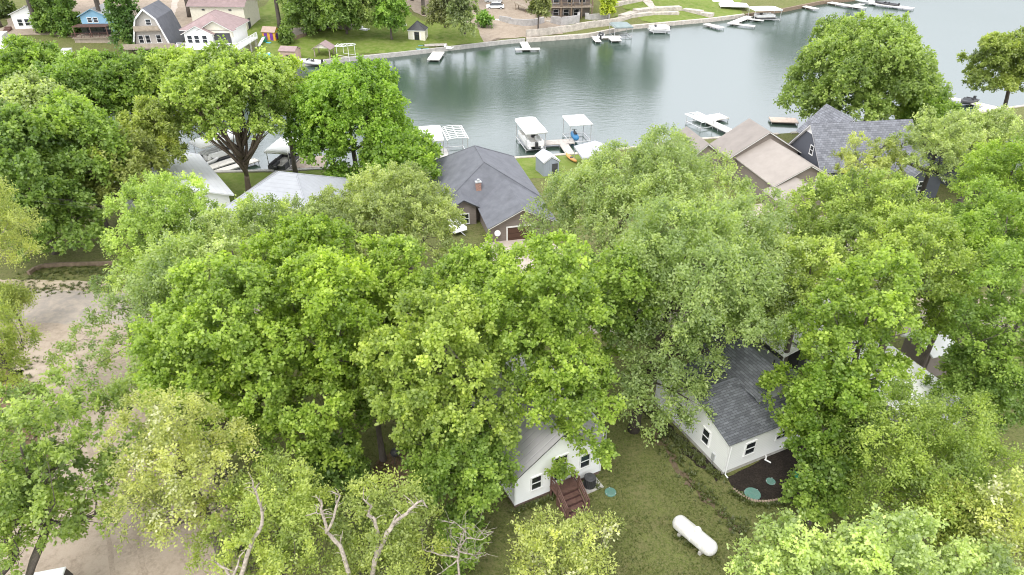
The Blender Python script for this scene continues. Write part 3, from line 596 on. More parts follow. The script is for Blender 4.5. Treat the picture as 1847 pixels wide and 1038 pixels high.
for x in (2.42,3.88):
    s=MB(); s.prism([(x-.04,-.95,.0),(x-.04,-.95,.72),(x-.04,-2.2,.0)],(.08,0,0)); s.build('stringer','redwood',st)
    s=MB(); 
    for y,z0,z1 in ((-.15,0,1.75),(-.92,0,1.75),(-2.1,0,1.0)): s.box(x-.05,x+.05,y-.05,y+.05,z0,z1)
    for dz in (0,-.3,-.55):
        s.prism([(x-.03,-.92,1.62+dz),(x-.03,-.92,1.72+dz),(x-.03,-2.1,.98+dz),(x-.03,-2.1,.88+dz)],(.06,0,0)); s.box(x-.03,x+.03,-.9,-.12,1.62+dz,1.72+dz)
    s.build('railing','redwood',st)
ac=thing('air_conditioner','black round air conditioner unit on a concrete pad beside the red steps','air conditioner',tuple(Matrix.Rotation(R_(27),3,'Z')@Vector((4.95,-.55,0))+Vector((.15,27.73,0))),R_(27))
bevel(MB().box(-.55,.75,-.5,.45,-.02,.07).build('pad','concrete',ac),.02)
s=MB(); s.disc((0,0,.07),.36,.72,20); s.build('body','black',ac); s=MB()
for i in range(18): a=i*math.pi/9; s.box(.365*math.cos(a)-.012,.365*math.cos(a)+.012,.365*math.sin(a)-.012,.365*math.sin(a)+.012,.1,.76)
s.build('grille','dark',ac); s=MB(); s.disc((0,0,.79),.37,.04,20,.33); s.disc((0,0,.83),.2,.03,16,.12); s.build('fan_cover','dark',ac)
# ------------------------------------------------------------------ shingled white house
h=thing('white_shingled_house','low white house with charcoal shingle roofs at two levels beside the mulch bed','house',(13.33,30.35,0),R_(25))
gable(h,0,7.4,0,7.4,.3,2.62,3.85,'x','siding','roof_dark','trim',ov=.12,oe=.12)
MB().box(.03,7.37,.03,7.37,-.1,.302).build('foundation','concrete',h)
gable(h,3.6,7.3,1.7,9.5,2.4,3.85,4.85,'y','greylight','roof_dark_y','greylight',ov=.2,oe=.3,wall='upper_wall',roof='upper_roof')
MB().tube([(.1,3.7,4.02),(3.3,3.7,4.02)],.06,6).build('ridge_cap','roof_grey',h)
window(h,'-y',(1.85,0,1.62),.75,.98); window(h,'-y',(4.4,0,1.75),.8,.6); window(h,'-x',(0,4.7,1.6),.6,1.1); window(h,'-x',(0,2.0,1.6),.6,1.1)
s=MB(); s.tube([(5.6,2.9,4.5),(5.6,2.9,5.35)],.05,8); s.build('vent_pipe','black',h)
for x,y in ((.015,.015),(7.38,.015),(.015,7.38)): MB().box(x-.05,x+.05,y-.05,y+.05,.31,2.6).build('corner_board','trim',h)
s=MB(); s.box(-.1,0,.9,1.15,.5,1.0); s.tube([(-.05,1.02,.5),(-.05,1.02,.05)],.025,6); s.build('meter_box','greylight',h)
s=MB(); s.tube([(.12,-.09,2.5),(.12,-.09,.12),(.12,-.35,.06)],.045,6); s.build('downspout','trim',h)
s=MB(); s.tube([(3.4,-.05,.35),(3.4,-.12,.3),(3.4,-.13,.1)],.05,6); s.tube([(3.3,-.13,.1),(3.5,-.5,.06)],.05,6); s.build('drain_pipe','trim',h)
# septic lids, edging stones, propane tank
def lid(label,u,v,r,m,h=.10,g='septic tank lids'):
    o=thing('septic_lid',label,'septic lid',(*at(u,v,0)[:2],0),rg.uniform(0,3),g)
    s=MB(); s.tube([(0,0,-.03),(0,0,h*.7),(0,0,h)],[r,r*.98,r*.9],28); s.build('cover',m,o)
    s=MB()
    for i in range(12): a=i*math.pi/6; s.prism([(r*.25*math.cos(a-.1),r*.25*math.sin(a-.1),h-.004),(r*.82*math.cos(a-.03),r*.82*math.sin(a-.03),h-.004),(r*.82*math.cos(a+.03),r*.82*math.sin(a+.03),h-.004)],(0,0,.022))
    s.disc((0,0,h-.004),r*.18,.03,12); s.build('rib',m,o)
    [MB().disc((r*.93*math.cos(a),r*.93*math.sin(a),h*.6),.03,.05,6).build('bolt','greylight',o) for a in (0,2.1,4.2)]; return o
lid('largest dull green septic lid at the stone edge of the mulch bed',1357,892,.50,'lid'); lid('flat dark green septic lid half buried in the middle of the mulch bed',1390,869,.30,'lid',.05)
lid('bright green septic lid at the far end of the mulch bed',1437,858,.30,'lid_bright'); lid('pale blue green septic lid on the lawn beside the air conditioner',1101,889,.36,'lid'); lid('dull green septic lid half hidden by the flowering yellow shrub',1037,1007,.33,'lid')
edge=[at(u,v,0) for u,v in ((1322,883),(1330,890),(1338,896),(1348,901),(1358,905),(1368,906.5),(1378,906),(1388,905.5),(1398,904),(1408,903),(1418,902))]
for i in range(len(edge)-1):
    a,b=edge[i],edge[i+1]; n=2
    for j in range(n):
        p=a.lerp(b,(j+.5)/n); d=(b-a)
        bm=bmesh.new(); bmesh.ops.create_icosphere(bm,subdivisions=2,radius=1)
        sx=d.length/n*.56
        for vv in bm.verts:
            k=1+.18*math.sin(vv.co.x*4+i*3+j)+.12*math.cos(vv.co.y*5+i); vv.co=Vector((vv.co.x*sx*k,vv.co.y*.10*k,max(-.3,vv.co.z)*.11*k))
        me=bpy.data.meshes.new('edging_stone'); bm.to_mesh(me); bm.free(); me.materials.append(M['stone']); o=bpy.data.objects.new('edging_stone',me); COL.objects.link(o)
        o.location=(p.x,p.y,.06); o.rotation_euler=(0,0,math.atan2(d.y,d.x)+rg.uniform(-.15,.15)); tag(o,'one of the small rough tan stones edging the mulch bed','stone','edging stones of the mulch bed')
a=at(1226,945,.55); b=at(1280,990,.55); d=(b-a); c=(a+b)/2
t=thing('propane_tank','long white propane tank lying on the lawn','propane tank',(c.x,c.y,0),math.atan2(d.y,d.x))
Lh,r=1.06,.47; prof=[(-Lh-r*math.sin(k)*.85,r*math.cos(k)) for k in np.linspace(math.pi/2,0,8)]+[(Lh+r*math.sin(k)*.85,r*math.cos(k)) for k in np.linspace(0,math.pi/2,8)]
MB().tube([(x,0,.62) for x,_ in prof],[max(q,.01) for _,q in prof],28).build('shell','tank_paint',t,True)
s=MB(); s.tube([(-.035,0,.62),(.035,0,.62)],r+.008,28); s.build('seam','trim',t)
s=MB(); s.tube([(.12,0,1.0),(.12,0,1.26),(.12,0,1.36)],[.20,.20,.12],16); s.build('valve_dome','vinyl',t)
MB().tube([(.36,0,1.05),(.36,0,1.12)],.035,8).build('valve','greylight',t)
for x in (-.75,.75): s=MB(); s.box(x-.09,x+.09,-.42,.42,-.02,.24); s.build('foot','concrete',t)
o=thing('charcoal_grill','small black grill on the shaded lawn left of the white gabled house','grill',(*at(715,833,0)[:2],0),.4)
s=MB(); s.tube([(0,0,.62),(0,0,.72),(0,0,.86),(0,0,1.05),(0,0,1.1)],[.12,.30,.33,.22,.05],16); s.build('bowl','black',o,True)
for k in range(3): a_=k*2.1; s=MB(); s.tube([(.2*math.cos(a_),.2*math.sin(a_),.7),(.34*math.cos(a_),.34*math.sin(a_),0)],.02,5); s.build('leg','dark',o)
s=MB(); s.box(.3,.62,-.2,.2,.74,.77); s.build('side_shelf','redwood',o)
# dark shed, white trailer, small outbuilding
o=thing('dark_shed','dark charcoal shed with a white roof and a white lean to behind the shingled house','shed',(*at(1445,648,0)[:2],0),R_(24))
gable(o,-1.5,1.6,-1.0,3.2,0,2.3,2.95,'y','dark','vinyl','trim',ov=.12,oe=.15)
s=MB(); s.slab([(-3.0,-.9,1.75),(-1.5,-.9,2.1),(-1.5,2.4,2.1),(-3.0,2.4,1.75)],.06); s.build('awning','vinyl',o)
[MB().box(x-.04,x+.04,y-.04,y+.04,0,1.75).build('post','trim',o) for x,y in ((-2.92,-.8),(-2.92,2.3))]
o=thing('mobile_home','long white roofed trailer half hidden under the bright maple','mobile home',(25.4,39.8,0),R_(20))
gable(o,-2.4,2.4,-7.0,7.0,.5,2.6,3.15,'y','siding','vinyl','trim',ov=.2,oe=.25); MB().box(-2.3,2.3,-6.9,6.9,-.05,.51).build('skirting','greylight',o)
for y in (-5,-1.5,2,5): window(o,'-x',(-2.4,y,1.6),1.0,.9)
window(o,'-y',(0,-7,1.6),1.4,1.0)
o=thing('brown_porch_shed','small brown walled shed with a pale eave beside the white trailer','shed',(31.4,41.2,0),R_(20)); gable(o,-1.2,1.2,-1.2,1.2,0,2.4,3.0,'x','tan_wall','vinyl','trim',ov=.2,oe=.3)
# ------------------------------------------------------------------ charcoal hip roofed house with the garage
h=thing('hip_roofed_house','brown house with a charcoal hip roof and a brown garage door by the lake','house',(-3.6,73.3,-1.0),R_(14))
hip(h,-5.3,5.2,-5.6,6.2,0,2.5,5.9,2.6,'y','brown_wall','roof_grey','trim')
gable(h,-1.4,5.2,-11.6,-1.5,-.1,2.62,4.25,'y','brown_wall','roof_grey','trim',ov=.35,oe=.35,wall='garage_wall',roof='garage_roof')
gable(h,-4.6,-1.9,-6.6,-3.2,0,2.8,3.6,'y','brown_wall','roof_grey','dark',ov=.4,oe=.3,wall='entry_wall',roof='entry_roof')
d=MB(); d.box(.35,2.95,-11.66,-11.58,.6,2.35); d.build('garage_door','brown_door',h)
d=MB(); d.box(.22,.35,-11.68,-11.55,.6,2.48); d.box(2.95,3.08,-11.68,-11.55,.6,2.48); d.box(.35,2.95,-11.68,-11.55,2.35,2.48); d.build('door_frame','trim',h)
d=MB(); d.box(-1.48,-.92,-4.86,-4.44,3.2,4.6); d.build('chimney','chimney',h); d=MB(); d.box(-1.54,-.86,-4.92,-4.38,4.6,4.7); d.tube([(-1.2,-4.65,4.7),(-1.2,-4.65,4.95)],.16,8); d.build('chimney_cap','greylight',h)
window(h,'-y',(-3.2,-6.6,1.4),.9,1.1)
for y in (-3,0,3): window(h,'+x',(5.2,y,1.4),1.1,1.1)
o=thing('satellite_dish','small white satellite dish on the garage corner of the charcoal roofed house','satellite dish',tuple(Matrix.Rotation(R_(14),3,'Z')@Vector((-.75,-11.66,1.9))+Vector((-3.6,73.3,-1.0))),R_(14))
s=MB(); s.tube([(0,-.02,0),(0,-.12,.05),(0,-.16,.07)],[.05,.30,.32],18); s.build('dish','vinyl',o); s=MB(); s.tube([(0,0,0),(0,.08,-.1)],.03,6); s.tube([(0,-.14,-.2),(0,-.45,.05)],.015,5); s.build('bracket','greylight',o)
o=thing('utility_trailer','small flat white trailer parked beside the charcoal roofed house','trailer',(*hit(820,418)[:2],hit(820,418).z),R_(35))
s=MB(); s.box(-.75,.75,-1.3,1.3,.5,.58); s.build('bed','vinyl',o); s=MB(); s.box(-.78,-.73,-1.3,1.3,.5,.85); s.box(.73,.78,-1.3,1.3,.5,.85); s.box(-.73,.73,1.25,1.3,.5,.85); s.build('side_board','trim',o)
for x in (-.85,.85): s=MB(); s.tube([(x-.08,0,.3),(x+.08,0,.3)],.3,14); s.build('wheel','black',o)
s=MB(); s.tube([(0,-1.3,.5),(0,-2.2,.45)],.04,6); s.build('hitch','greylight',o)
# white hip roofed house and white cottage
h=thing('white_hip_house','house with a big pale grey metal hip roof beside the lakeside lawn','house',(-24.2,69.0,-.6),R_(-14))
hip(h,-4.9,4.9,-5.2,5.2,0,2.3,5.1,1.0,'x','siding','metal_white','vinyl',ov=.5)
for x in (-2.5,0,2.5): window(h,'-y',(x,-5.2,1.3),1.0,1.1)
for y in (-2.5,2.0): window(h,'-x',(-4.9,y,1.3),1.0,1.1)
h=thing('white_cottage','white cottage roof at the shore left of the lakeside lawn','cottage',(-38.8,71.8,-.5),R_(35))
gable(h,-4.6,4.6,-7,7,0,2.6,4.4,'y','siding','metal_white_x','vinyl',ov=.4,oe=.5)
for y in (-4,0,4): window(h,'+x',(4.6,y,1.4),1.0,1.1)
o=thing('porch_railing','white deck railing at the corner of the white cottage','railing',(*hit(396,352)[:2],hit(396,352).z),R_(35))
s=MB(); s.box(-1.2,.9,-1.3,1.3,.25,.35); s.build('deck','deck',o); s=MB(); railing(s,[(-1.2,-1.25),(.85,-1.25),(.85,1.25)],.35,.9,1.0,.04,.18); s.build('rail','trim',o); [MB().box(x-.06,x+.06,y-.06,y+.06,-.1,.56).build('post','trim',o) for x in (-1.1,.8) for y in (-1.2,1.2)]
# tan house and slate house
h=thing('tan_house','tan house with stepped gables and pale tan roofs by the lake','house',(31.28,80.47,-.9),R_(12))
gable(h,-4.6,4.6,0,4.6,0,3.1,5.9,'y','tan_wall','tan_roof','vinyl',ov=.3,oe=.35)
gable(h,-3.6,4.0,-8.6,-.02,0,2.9,4.9,'y','tan_wall','tan_roof2','vinyl',ov=.3,oe=.3,ridge=.35,wall='wing_wall',roof='wing_roof')
gable(h,-4.4,1.5,-11.6,-8.62,0,2.3,3.55,'y','tan_wall','tan_roof2','vinyl',ov=.25,oe=.3,ridge=-1.2,wall='porch_wall',roof='porch_roof')
gable(h,-9.5,-4.62,1.5,7.5,0,2.4,4.4,'y','tan_wall','tan_roof','vinyl',ov=.3,oe=.3,wall='side_wall',roof='side_roof')
window(h,'-y',(1.9,-8.6,3.0),.55,.85,bars=1); d=MB(); d.box(2.35,3.3,-9.05,-8.61,1.9,1.98); d.box(2.35,2.45,-9.0,-8.61,1.6,1.9); d.box(3.2,3.3,-9.0,-8.61,1.6,1.9); d.build('shelf_bracket','trim',h)
window(h,'+x',(4.0,-4,1.6),.9,1.0)
h=thing('slate_house','dark slate sided house with crossing grey shingle gables by the lake','house',(36.3,80.2,-.9),R_(8))
gable(h,0,12.6,-4.2,4.2,0,2.7,6.9,'x','slate_wall','roof_slate','vinyl',ov=.35,oe=.3)
gable(h,2.2,8.4,.5,6.2,2.2,4.0,7.15,'y','slate_wall','roof_slate_y','vinyl',ov=.3,oe=.3,wall='cross_wall',roof='cross_roof')
gable(h,7.8,12.4,-8.4,-2.2,0,2.6,4.8,'y','slate_wall','roof_slate_y','vinyl',ov=.3,oe=.3,wall='front_wall',roof='front_roof')
window(h,'-x',(0,-1.0,4.1),.65,1.0); window(h,'-y',(1.8,-4.2,1.8),.45,.45,bars=0); window(h,'-y',(10.1,-8.4,2.0),.9,1.0); window(h,'-y',(5.2,-4.2,1.7),1.0,1.0)
d=MB(); d.prism([(-.05,-1.05,5.85),(-.05,1.05,5.85),(-.05,0,6.85)],(.04,0,0)); d.build('gable_trim','vinyl',h)
d=MB(); d.disc((5.6,-1.6,5.2),.12,.4,8); d.build('roof_vent','greylight',h)
h=thing('grey_house','grey house with white eaves half hidden behind the open pale tree','house',(57.5,79.0,-.8),R_(14))
gable(h,-4.5,4.5,-4,4,0,2.7,5.0,'x','slate_wall','roof_grey','vinyl',ov=.4,oe=.4); gable(h,-4.2,-.5,-6.5,-3.9,0,2.5,4.0,'y','slate_wall','roof_grey','vinyl',ov=.3,oe=.3,wall='porch_wall',roof='porch_roof'); window(h,'-y',(-2.4,-6.5,1.5),1.0,1.0); window(h,'-y',(2,-4,1.5),1.2,1.1)
# garden shed, canopy, kayak near the middle dock
o=thing('garden_shed','small blue grey shed with a pale roof next to the near dock walkway','shed',(*hit(986,311)[:2],-1.6),R_(20))
gable(o,-1.05,1.05,-1.5,1.3,0,1.95,2.6,'y','shedgrey','greytarp','trim',ov=.1,oe=.12); d=MB(); d.box(.1,.85,-1.56,-1.49,.1,1.7); d.build('door','dark',o); d=MB(); d.box(1.04,1.11,-.4,.4,.1,1.7); d.build('side_door','trim',o)
o=thing('canopy_tent','pale lavender canvas canopy beside the near dock','canopy tent',(*hit(1070,300)[:2],-1.6),R_(10))
s=MB(); s.add([(-2.2,-2.2,2.1),(2.2,-2.2,2.1),(2.2,2.2,2.1),(-2.2,2.2,2.1),(0,0,3.5),(-2.2,-2.2,1.85),(2.2,-2.2,1.85),(2.2,2.2,1.85),(-2.2,2.2,1.85)],[(0,1,4),(1,2,4),(2,3,4),(3,0,4),(0,5,6,1),(1,6,7,2),(2,7,8,3),(3,8,5,0)]); s.build('canvas','greytarp',o)
for x in (-2.1,2.1):
    for y in (-2.1,2.1): s=MB(); s.tube([(x,y,-.1),(x,y,2.1)],.04,6); s.build('leg','greylight',o)
def kayak(label,p,rz,m,L=3.2,w=.38,g=None,tilt=0):
    s=MB(); n=9; pts=[]
    secs=[]
    for i in range(n):
        t=i/(n-1)*2-1; ww=w*math.sqrt(max(1-t*t*.98,.02)); hh=.3*(1-.35*(1-abs(t)))
        secs.append([(t*L/2,-ww,.22+.12*t*t),(t*L/2,-ww*.6,.02+.1*t*t),(t*L/2,ww*.6,.02+.1*t*t),(t*L/2,ww,.22+.12*t*t),(t*L/2,0,.32+.1*t*t)])
    v=[q for sct in secs for q in sct]; f=[(i*5+j,i*5+(j+1)%5,(i+1)*5+(j+1)%5,(i+1)*5+j) for i in range(n-1) for j in range(5)]+[(0,1,2,3,4),tuple((n-1)*5+j for j in (4,3,2,1,0))]
    o=thing('kayak',label,'kayak',p,rz,g); o.rotation_euler=(tilt,0,rz); s.add(v,f).build('hull',m,o,True); s=MB(); s.tube([(-.1,0,.30),(-.1,0,.36)],[.22,.25],12); s.build('cockpit','black',o); return o
kayak('yellow orange kayak lying along the near dock walkway',(*hit(1030,290)[:2],-1.55),R_(112),'terracotta')
# ------------------------------------------------------------------ docks, lifts, boats
DG_='docks along the lake'
def dock(label,p,rz,rects,m='deck',z=.55,g=DG_):
    o=thing('dock',label,'dock',(p[0],p[1],LAKE),rz,g); s=MB()
    for i,(x0,x1,y0,y1) in enumerate(rects):
        s.box(x0,x1,y0,y1,z-.14-.004*i,z-.004*i)
        for x in (x0+.1,x1-.1):
            for y in np.linspace(y0+.15,y1-.15,max(2,int((y1-y0)/2.5)+1)): MB().tube([(x,y,-1.3),(x,y,z+.14)],.05,6).build('post','greylight',o)
    s.build('deck',m,o); return o
def lift(label,p,rz,w,l,m='vinyl',h=3.0,arch=.35,drop=.25,open_frame=False,g='covered boat lifts'):
    o=thing('boat_lift',label,'boat lift',(p[0],p[1],LAKE),rz,g)
    s=MB()
    for x in (-w/2+.1,w/2-.1):
        for y in (-l/2+.5,l/2-.5): s.tube([(x,y,-1.3),(x,y,h)],.055,6)
        s.tube([(x,-l/2+.3,.35),(x,l/2-.3,.35)],.06,6); s.tube([(x,-l/2+.1,h),(x,l/2-.1,h)],.045,6)
    for y in (-l/2+.5,l/2-.5): s.tube([(-w/2+.1,y,.3),(w/2-.1,y,.3)],.06,6)
    s.build('frame','alu',o)
    n=9; sec=[(-w/2,h-drop)]+[(-w/2*math.cos(math.pi*i/(n-1))*1.0,h+arch*math.sin(math.pi*i/(n-1))**.6) for i in range(n)]+[(w/2,h-drop)]
    ys_=np.linspace(-l/2,l/2,7)
    if not open_frame:
        # the cover rounds down at both ends
        v=[];f=[]
        yy=[-l/2,-l/2+.02,-l/2+.5,0,l/2-.5,l/2-.02,l/2]; kk=[-.0,.35,1,1,1,.35,0]
        for y,k in zip(yy,kk): v+=[(x,y,(z-h)*k+h if z>h else (h-drop if True else z)) for x,z in sec]
        v=[(x,y,z) for x,y,z in v]; m_=len(sec)
        f=[(i*m_+j,i*m_+j+1,(i+1)*m_+j+1,(i+1)*m_+j) for i in range(6) for j in range(m_-1)]
        s=MB(); s.add(v,f); e=[(x,-l/2,z) for x,z in ((-w/2,h-drop),(w/2,h-drop),(w/2,h+.02),(-w/2,h+.02))]
        s.prism(e,(0,.02,0)); s.prism([(x,l/2,z) for _,_,(x,z) in [(0,0,(a[0],a[2])) for a in e]],(0,-.02,0)); cv=s.build('canopy',m,o,True)
        md=cv.modifiers.new('Solidify','SOLIDIFY'); md.thickness=.03
    else:
        s=MB()
        for y in np.linspace(-l/2,l/2,8): s.tube([(x,y,z) for x,z in sec[1:-1]],.05,5)
        for i in (1,3,5,7,9): s.tube([(sec[i][0],-l/2,sec[i][1]),(sec[i][0],l/2,sec[i][1])],.05,5)
        s.build('canopy_frame','vinyl',o)
    return o
def pontoon(label,p,rz,z=.35,L=6.0,m='alu',seat='vinyl',top=None,g='boats on the lake'):
    o=thing('pontoon_boat',label,'boat',(p[0],p[1],LAKE+z),rz,g)
    for x in (-.9,.9): s=MB(); s.tube([(x,-L/2,.25),(x,-L/2+.5,.2),(x,L/2-.7,.2),(x,L/2,.42)],[.22,.30,.30,.05],12); s.build('pontoon',m,o,True)
    s=MB(); s.box(-1.2,1.2,-L/2+.1,L/2-.3,.5,.58); s.build('deck','deck_pale',o)
    s=MB(); 
    for a,b in (((-1.17,-L/2+.2),(1.17,-L/2+.2)),((-1.17,L/2-.4),(1.17,L/2-.4))): s.box(a[0],b[0],a[1]-.02,a[1]+.02,.6,1.15)
    for x in (-1.17,1.17): s.box(x-.02,x+.02,-L/2+.2,L/2-.4,.6,1.15)
    s.build('side_rail','trim' if m!='black' else 'dark',o)
    for x in (-.85,.85): s=MB(); s.box(x-.28,x+.28,-L/2+.5,0,.58,.98); s.box(x-.28+(.0 if x<0 else .4),x+.28-(.4 if x<0 else 0),-L/2+.5,0,.98,1.3); bevel(s.build('seat',seat,o),.05)
    s=MB(); s.box(.3,.85,.5,.95,.58,1.35); s.build('console','dark',o)
    s=MB(); s.box(-.2,.2,-L/2-.35,-L/2+.1,.3,1.2); bevel(s.build('outboard_motor','black',o),.06); return o
def runabout(label,p,rz,z=.1,L=5.0,w=1.05,m='vinyl',g='boats on the lake'):
    o=thing('motor_boat',label,'boat',(p[0],p[1],LAKE+z),rz,g); n=8; v=[]
    for i in range(n):
        t=i/(n-1); ww=w*(1-max(0,(t-.45)/.55)**2*.96); sh=.75+.25*t*t
        v+=[(-ww,-L/2+L*t,sh),(-ww*.75,-L/2+L*t,.25+.4*t**3),(0,-L/2+L*t,.0+.55*t**3),(ww*.75,-L/2+L*t,.25+.4*t**3),(ww,-L/2+L*t,sh),(ww*.82,-L/2+L*t,sh+.03),(ww*.75,-L/2+L*t,sh-.35 if .05<t<.62 else sh+.04),(-ww*.75,-L/2+L*t,sh-.35 if .05<t<.62 else sh+.04),(-ww*.82,-L/2+L*t,sh+.03)]
    k=9; f=[(i*k+j,i*k+(j+1)%k,(i+1)*k+(j+1)%k,(i+1)*k+j) for i in range(n-1) for j in range(k)]+[tuple(range(k)),tuple((n-1)*k+j for j in range(k))[::-1]]
    MB().add(v,f).build('hull',m,o,True)
    s=MB(); s.prism([(-w*.8,.55,.78),(w*.8,.55,.78),(w*.6,.3,1.2),(-w*.6,.3,1.2)],(0,.03,.01)); s.build('windscreen','glass',o)
    for x in (-.4,.4): s=MB(); s.box(x-.25,x+.25,-.6,-.1,.45,.8); s.box(x-.25,x+.25,-.68,-.58,.6,1.15); bevel(s.build('seat','dark',o),.04)
    s=MB(); s.box(-.2,.2,-L/2-.35,-L/2+.05,.15,1.15); bevel(s.build('outboard_motor','black',o),.06); return o
# near docks
A=lambda u,v,z=-2.0: at(u,v,z)
dock('grey T shaped dock between the two white boat canopies',A(1000,257),R_(10),[(-3.0,2.9,-.9,.9),(.5,1.8,-7.5,-.92)],'deck')
lift('large white rounded boat canopy over a pontoon boat left of the T shaped dock',A(957,256,-2.0),R_(14),3.1,6.6,arch=.35)
pontoon('pontoon boat stored under the large white rounded canopy',A(957,258,-2.0),R_(14),.5,6.2)
lift('flat white square boat canopy at the right end of the T shaped dock',A(1040,246,-2.0),R_(12),3.4,4.6,arch=.12,drop=.12)
o=thing('jet_ski','blue jet ski parked under the flat white square canopy','jet ski',(*A(1036,247,-2.0)[:2],LAKE+.35),R_(100))
s=MB(); s.tube([(-1.3,0,.35),(-1.1,0,.35),(0,0,.35),(.9,0,.4),(1.4,0,.5)],[.25,.45,.5,.4,.06],10); s.build('hull','blue',o,True); s=MB(); s.box(-.9,.1,-.2,.2,.7,1.0); bevel(s.build('seat','dark',o),.08); s=MB(); s.tube([(.3,0,.75),(.2,0,1.15)],.09,8); s.tube([(.2,-.35,1.2),(.2,.35,1.2)],.03,6); s.build('handlebar','black',o)
lift('plain white rounded boat canopy behind the low maple at the charcoal roof',A(779,271,-2.0),R_(10),3.2,6.0,arch=.25)
lift('bare white canopy frame without its cover beside the plain white canopy',A(822,272,-2.0),R_(14),3.0,5.2,open_frame=True,arch=.3)
dock('short pale dock behind the left corner of the charcoal hip roof',A(800,276,-2.0),R_(10),[(-.6,.6,-5.5,1.5)],'deck_pale')
dock('white dock with a frame of bare posts behind the tan house',A(1285,222,-2.0),R_(24),[(-.8,.8,-5.5,4.0),(.82,4.0,.8,3.4)],'deck_pale')
o=lift('empty grey boat lift frame without any cover at the white dock',A(1262,222,-2.0),R_(24),2.6,4.6,open_frame=True,arch=.05,h=1.4); 
dock('tan swim raft with a black edge floating alone off the shore',A(1412,218,-2.2),R_(-8),[(-2.0,2.2,-1.2,1.2)],'deck_tan',.45)
dock('white L shaped dock at the lawn under the bronze oak',A(1764,188,-2.0),R_(40),[(-.8,.8,-5,5.5),(-4.8,-.82,-2.6,-1.2)],'deck_pale')
runabout('dark boat moored inside the white L shaped dock',A(1744,187,-2.2),R_(125),.1,4.2,1.0,'dark')
for k,(u,v) in enumerate(((1783,211),(1791,213))):
    q=hit(u,v); o=thing('deck_chair','one of the two dark chairs on the pale patio by the white L shaped dock','chair',q,R_(30+20*k),'dark patio chairs'); s=MB(); s.box(-.3,.3,-.3,.3,.38,.45); s.build('seat','dark',o); s=MB(); s.prism([(-.3,.25,.45),(.3,.25,.45),(.3,.45,1.0),(-.3,.45,1.0)],(0,.05,0)); s.build('backrest','dark',o)
    for x in (-.26,.26):
        for y in (-.26,.26): s=MB(); s.box(x-.03,x+.03,y-.03,y+.03,0,.38); s.build('leg','dark',o)
lift('long white boat canopy over the pale dock left of the vase shaped tree',A(402,280,-2.0),R_(-40),3.3,7.0,arch=.4)
pontoon('dark pontoon boat under the long white canopy',A(402,282,-2.0),R_(-40),.4,6.0,'dark')
dock('pale dock leading from the lawn past the long white canopy',A(372,305,-2.0),R_(-38),[(-.8,.8,-4.5,4.5)],'deck_pale')
dock('second pale dock plank beside the trunk of the vase shaped tree',A(415,303,-2.0),R_(-42),[(-.7,.7,-4.5,4.0)],'deck_pale')
runabout('white motor boat tied to the pale dock at the left shore',A(375,296,-2.2),R_(-38),.15,5.0)
lift('white boat canopy right of the vase shaped tree trunk',A(518,293,-2.0),R_(-8),3.2,5.6,arch=.3)
pontoon('dark green pontoon boat under the canopy right of the trunk',A(514,299,-2.0),R_(-8),.25,5.2,'black','dark')
dock('tan dock platform above the peak of the pale grey hip roof',A(556,292,-2.0),R_(5),[(-2.4,2.4,-2.2,2.0),(-.8,.8,-6,-2.22)],'deck_tan')
# seawalls
def seawall(name,label,x0,x1,m,f,dz=0.1,n=24,th=.5,top=-1.7):
    s=MB(); X=np.linspace(x0,x1,n)
    for a,b in zip(X[:-1],X[1:]):
        o_=-th if f is ys else -.35
        s.prism([(a,f(a)+o_-.02,-4.0),(b,f(b)+o_-.02,-4.0),(b,f(b)+o_+th+.05,-4.0),(a,f(a)+o_+th+.05,-4.0)],(0,0,4.0+top+dz))
    return tag(s.build(name,m),label,'seawall')
seawall('near_seawall','pale concrete seawall edging the lawn at the vase shaped tree',-60,-6,'concrete',ys); seawall('near_seawall','low stone seawall edging the strip of lawn by the near dock',-5.6,40,'stone_pale',ys); seawall('near_seawall','pale seawall at the lawn of the white L shaped dock',42,110,'stone_pale',ys)
seawall('far_seawall','grey concrete seawall edging the far lawn below the cream boathouse',-75,3,'concrete',yf,.0,30,.7,-1.65); seawall('far_seawall','tan boulder seawall below the stone terraces of the far shore',3.3,62,'stone_pale',yf,0,30,1.0,-1.6); seawall('far_seawall','brown retaining edge along the far shore beyond the docks',62.5,150,'timber',yf,.1,30,.7,-1.7)
# ------------------------------------------------------------------ far shore
drape('far_lawn',[(-62,yf(-62)+1),(-43,143.5),(-24,151.8),(-6,160.5),(-4,166),(-10,172),(-20,172),(-30,180),(-52,200),(-60,190)],'grass_lush',.05,5,.5,2,21)
drape('far_lawn',[(33,183),(52,188.5),(62,194),(66,215),(40,225),(28,200)],'grass_lush',.05,5,.5,2,22)
drape('lakeside_lawn',[(-45,83.6),(-30,84.3),(-8,87.8),(2,91),(14,92.7),(14,84),(-8,78),(-20,76),(-30,60),(-40,66)],'grass_lush',.03,4,.3,1,23)
drape('far_dirt',[(-6,161),(4,165.5),(12,169),(14,186),(-2,200),(-30,205),(-32,186),(-20,174),(-9,173)],'dirt',.07,5,.6,2,24)
drape('far_dirt',[(-110,150),(-70,152),(-62,165),(-70,190),(-120,190)],'dirt',.07,4,.6,2,25)
drape('far_path',ph([(440,5),(462,2),(436,92),(424,96)]),'gravel',.09,4,.15,1.5,26)
drape('far_path',ph([(312,0),(322,0),(313,38),(303,36)]),'gravel',.09,4,.15,1.5,27)
def place(u,v): p=hit(u,v); return (p.x,p.y,p.z-.25)
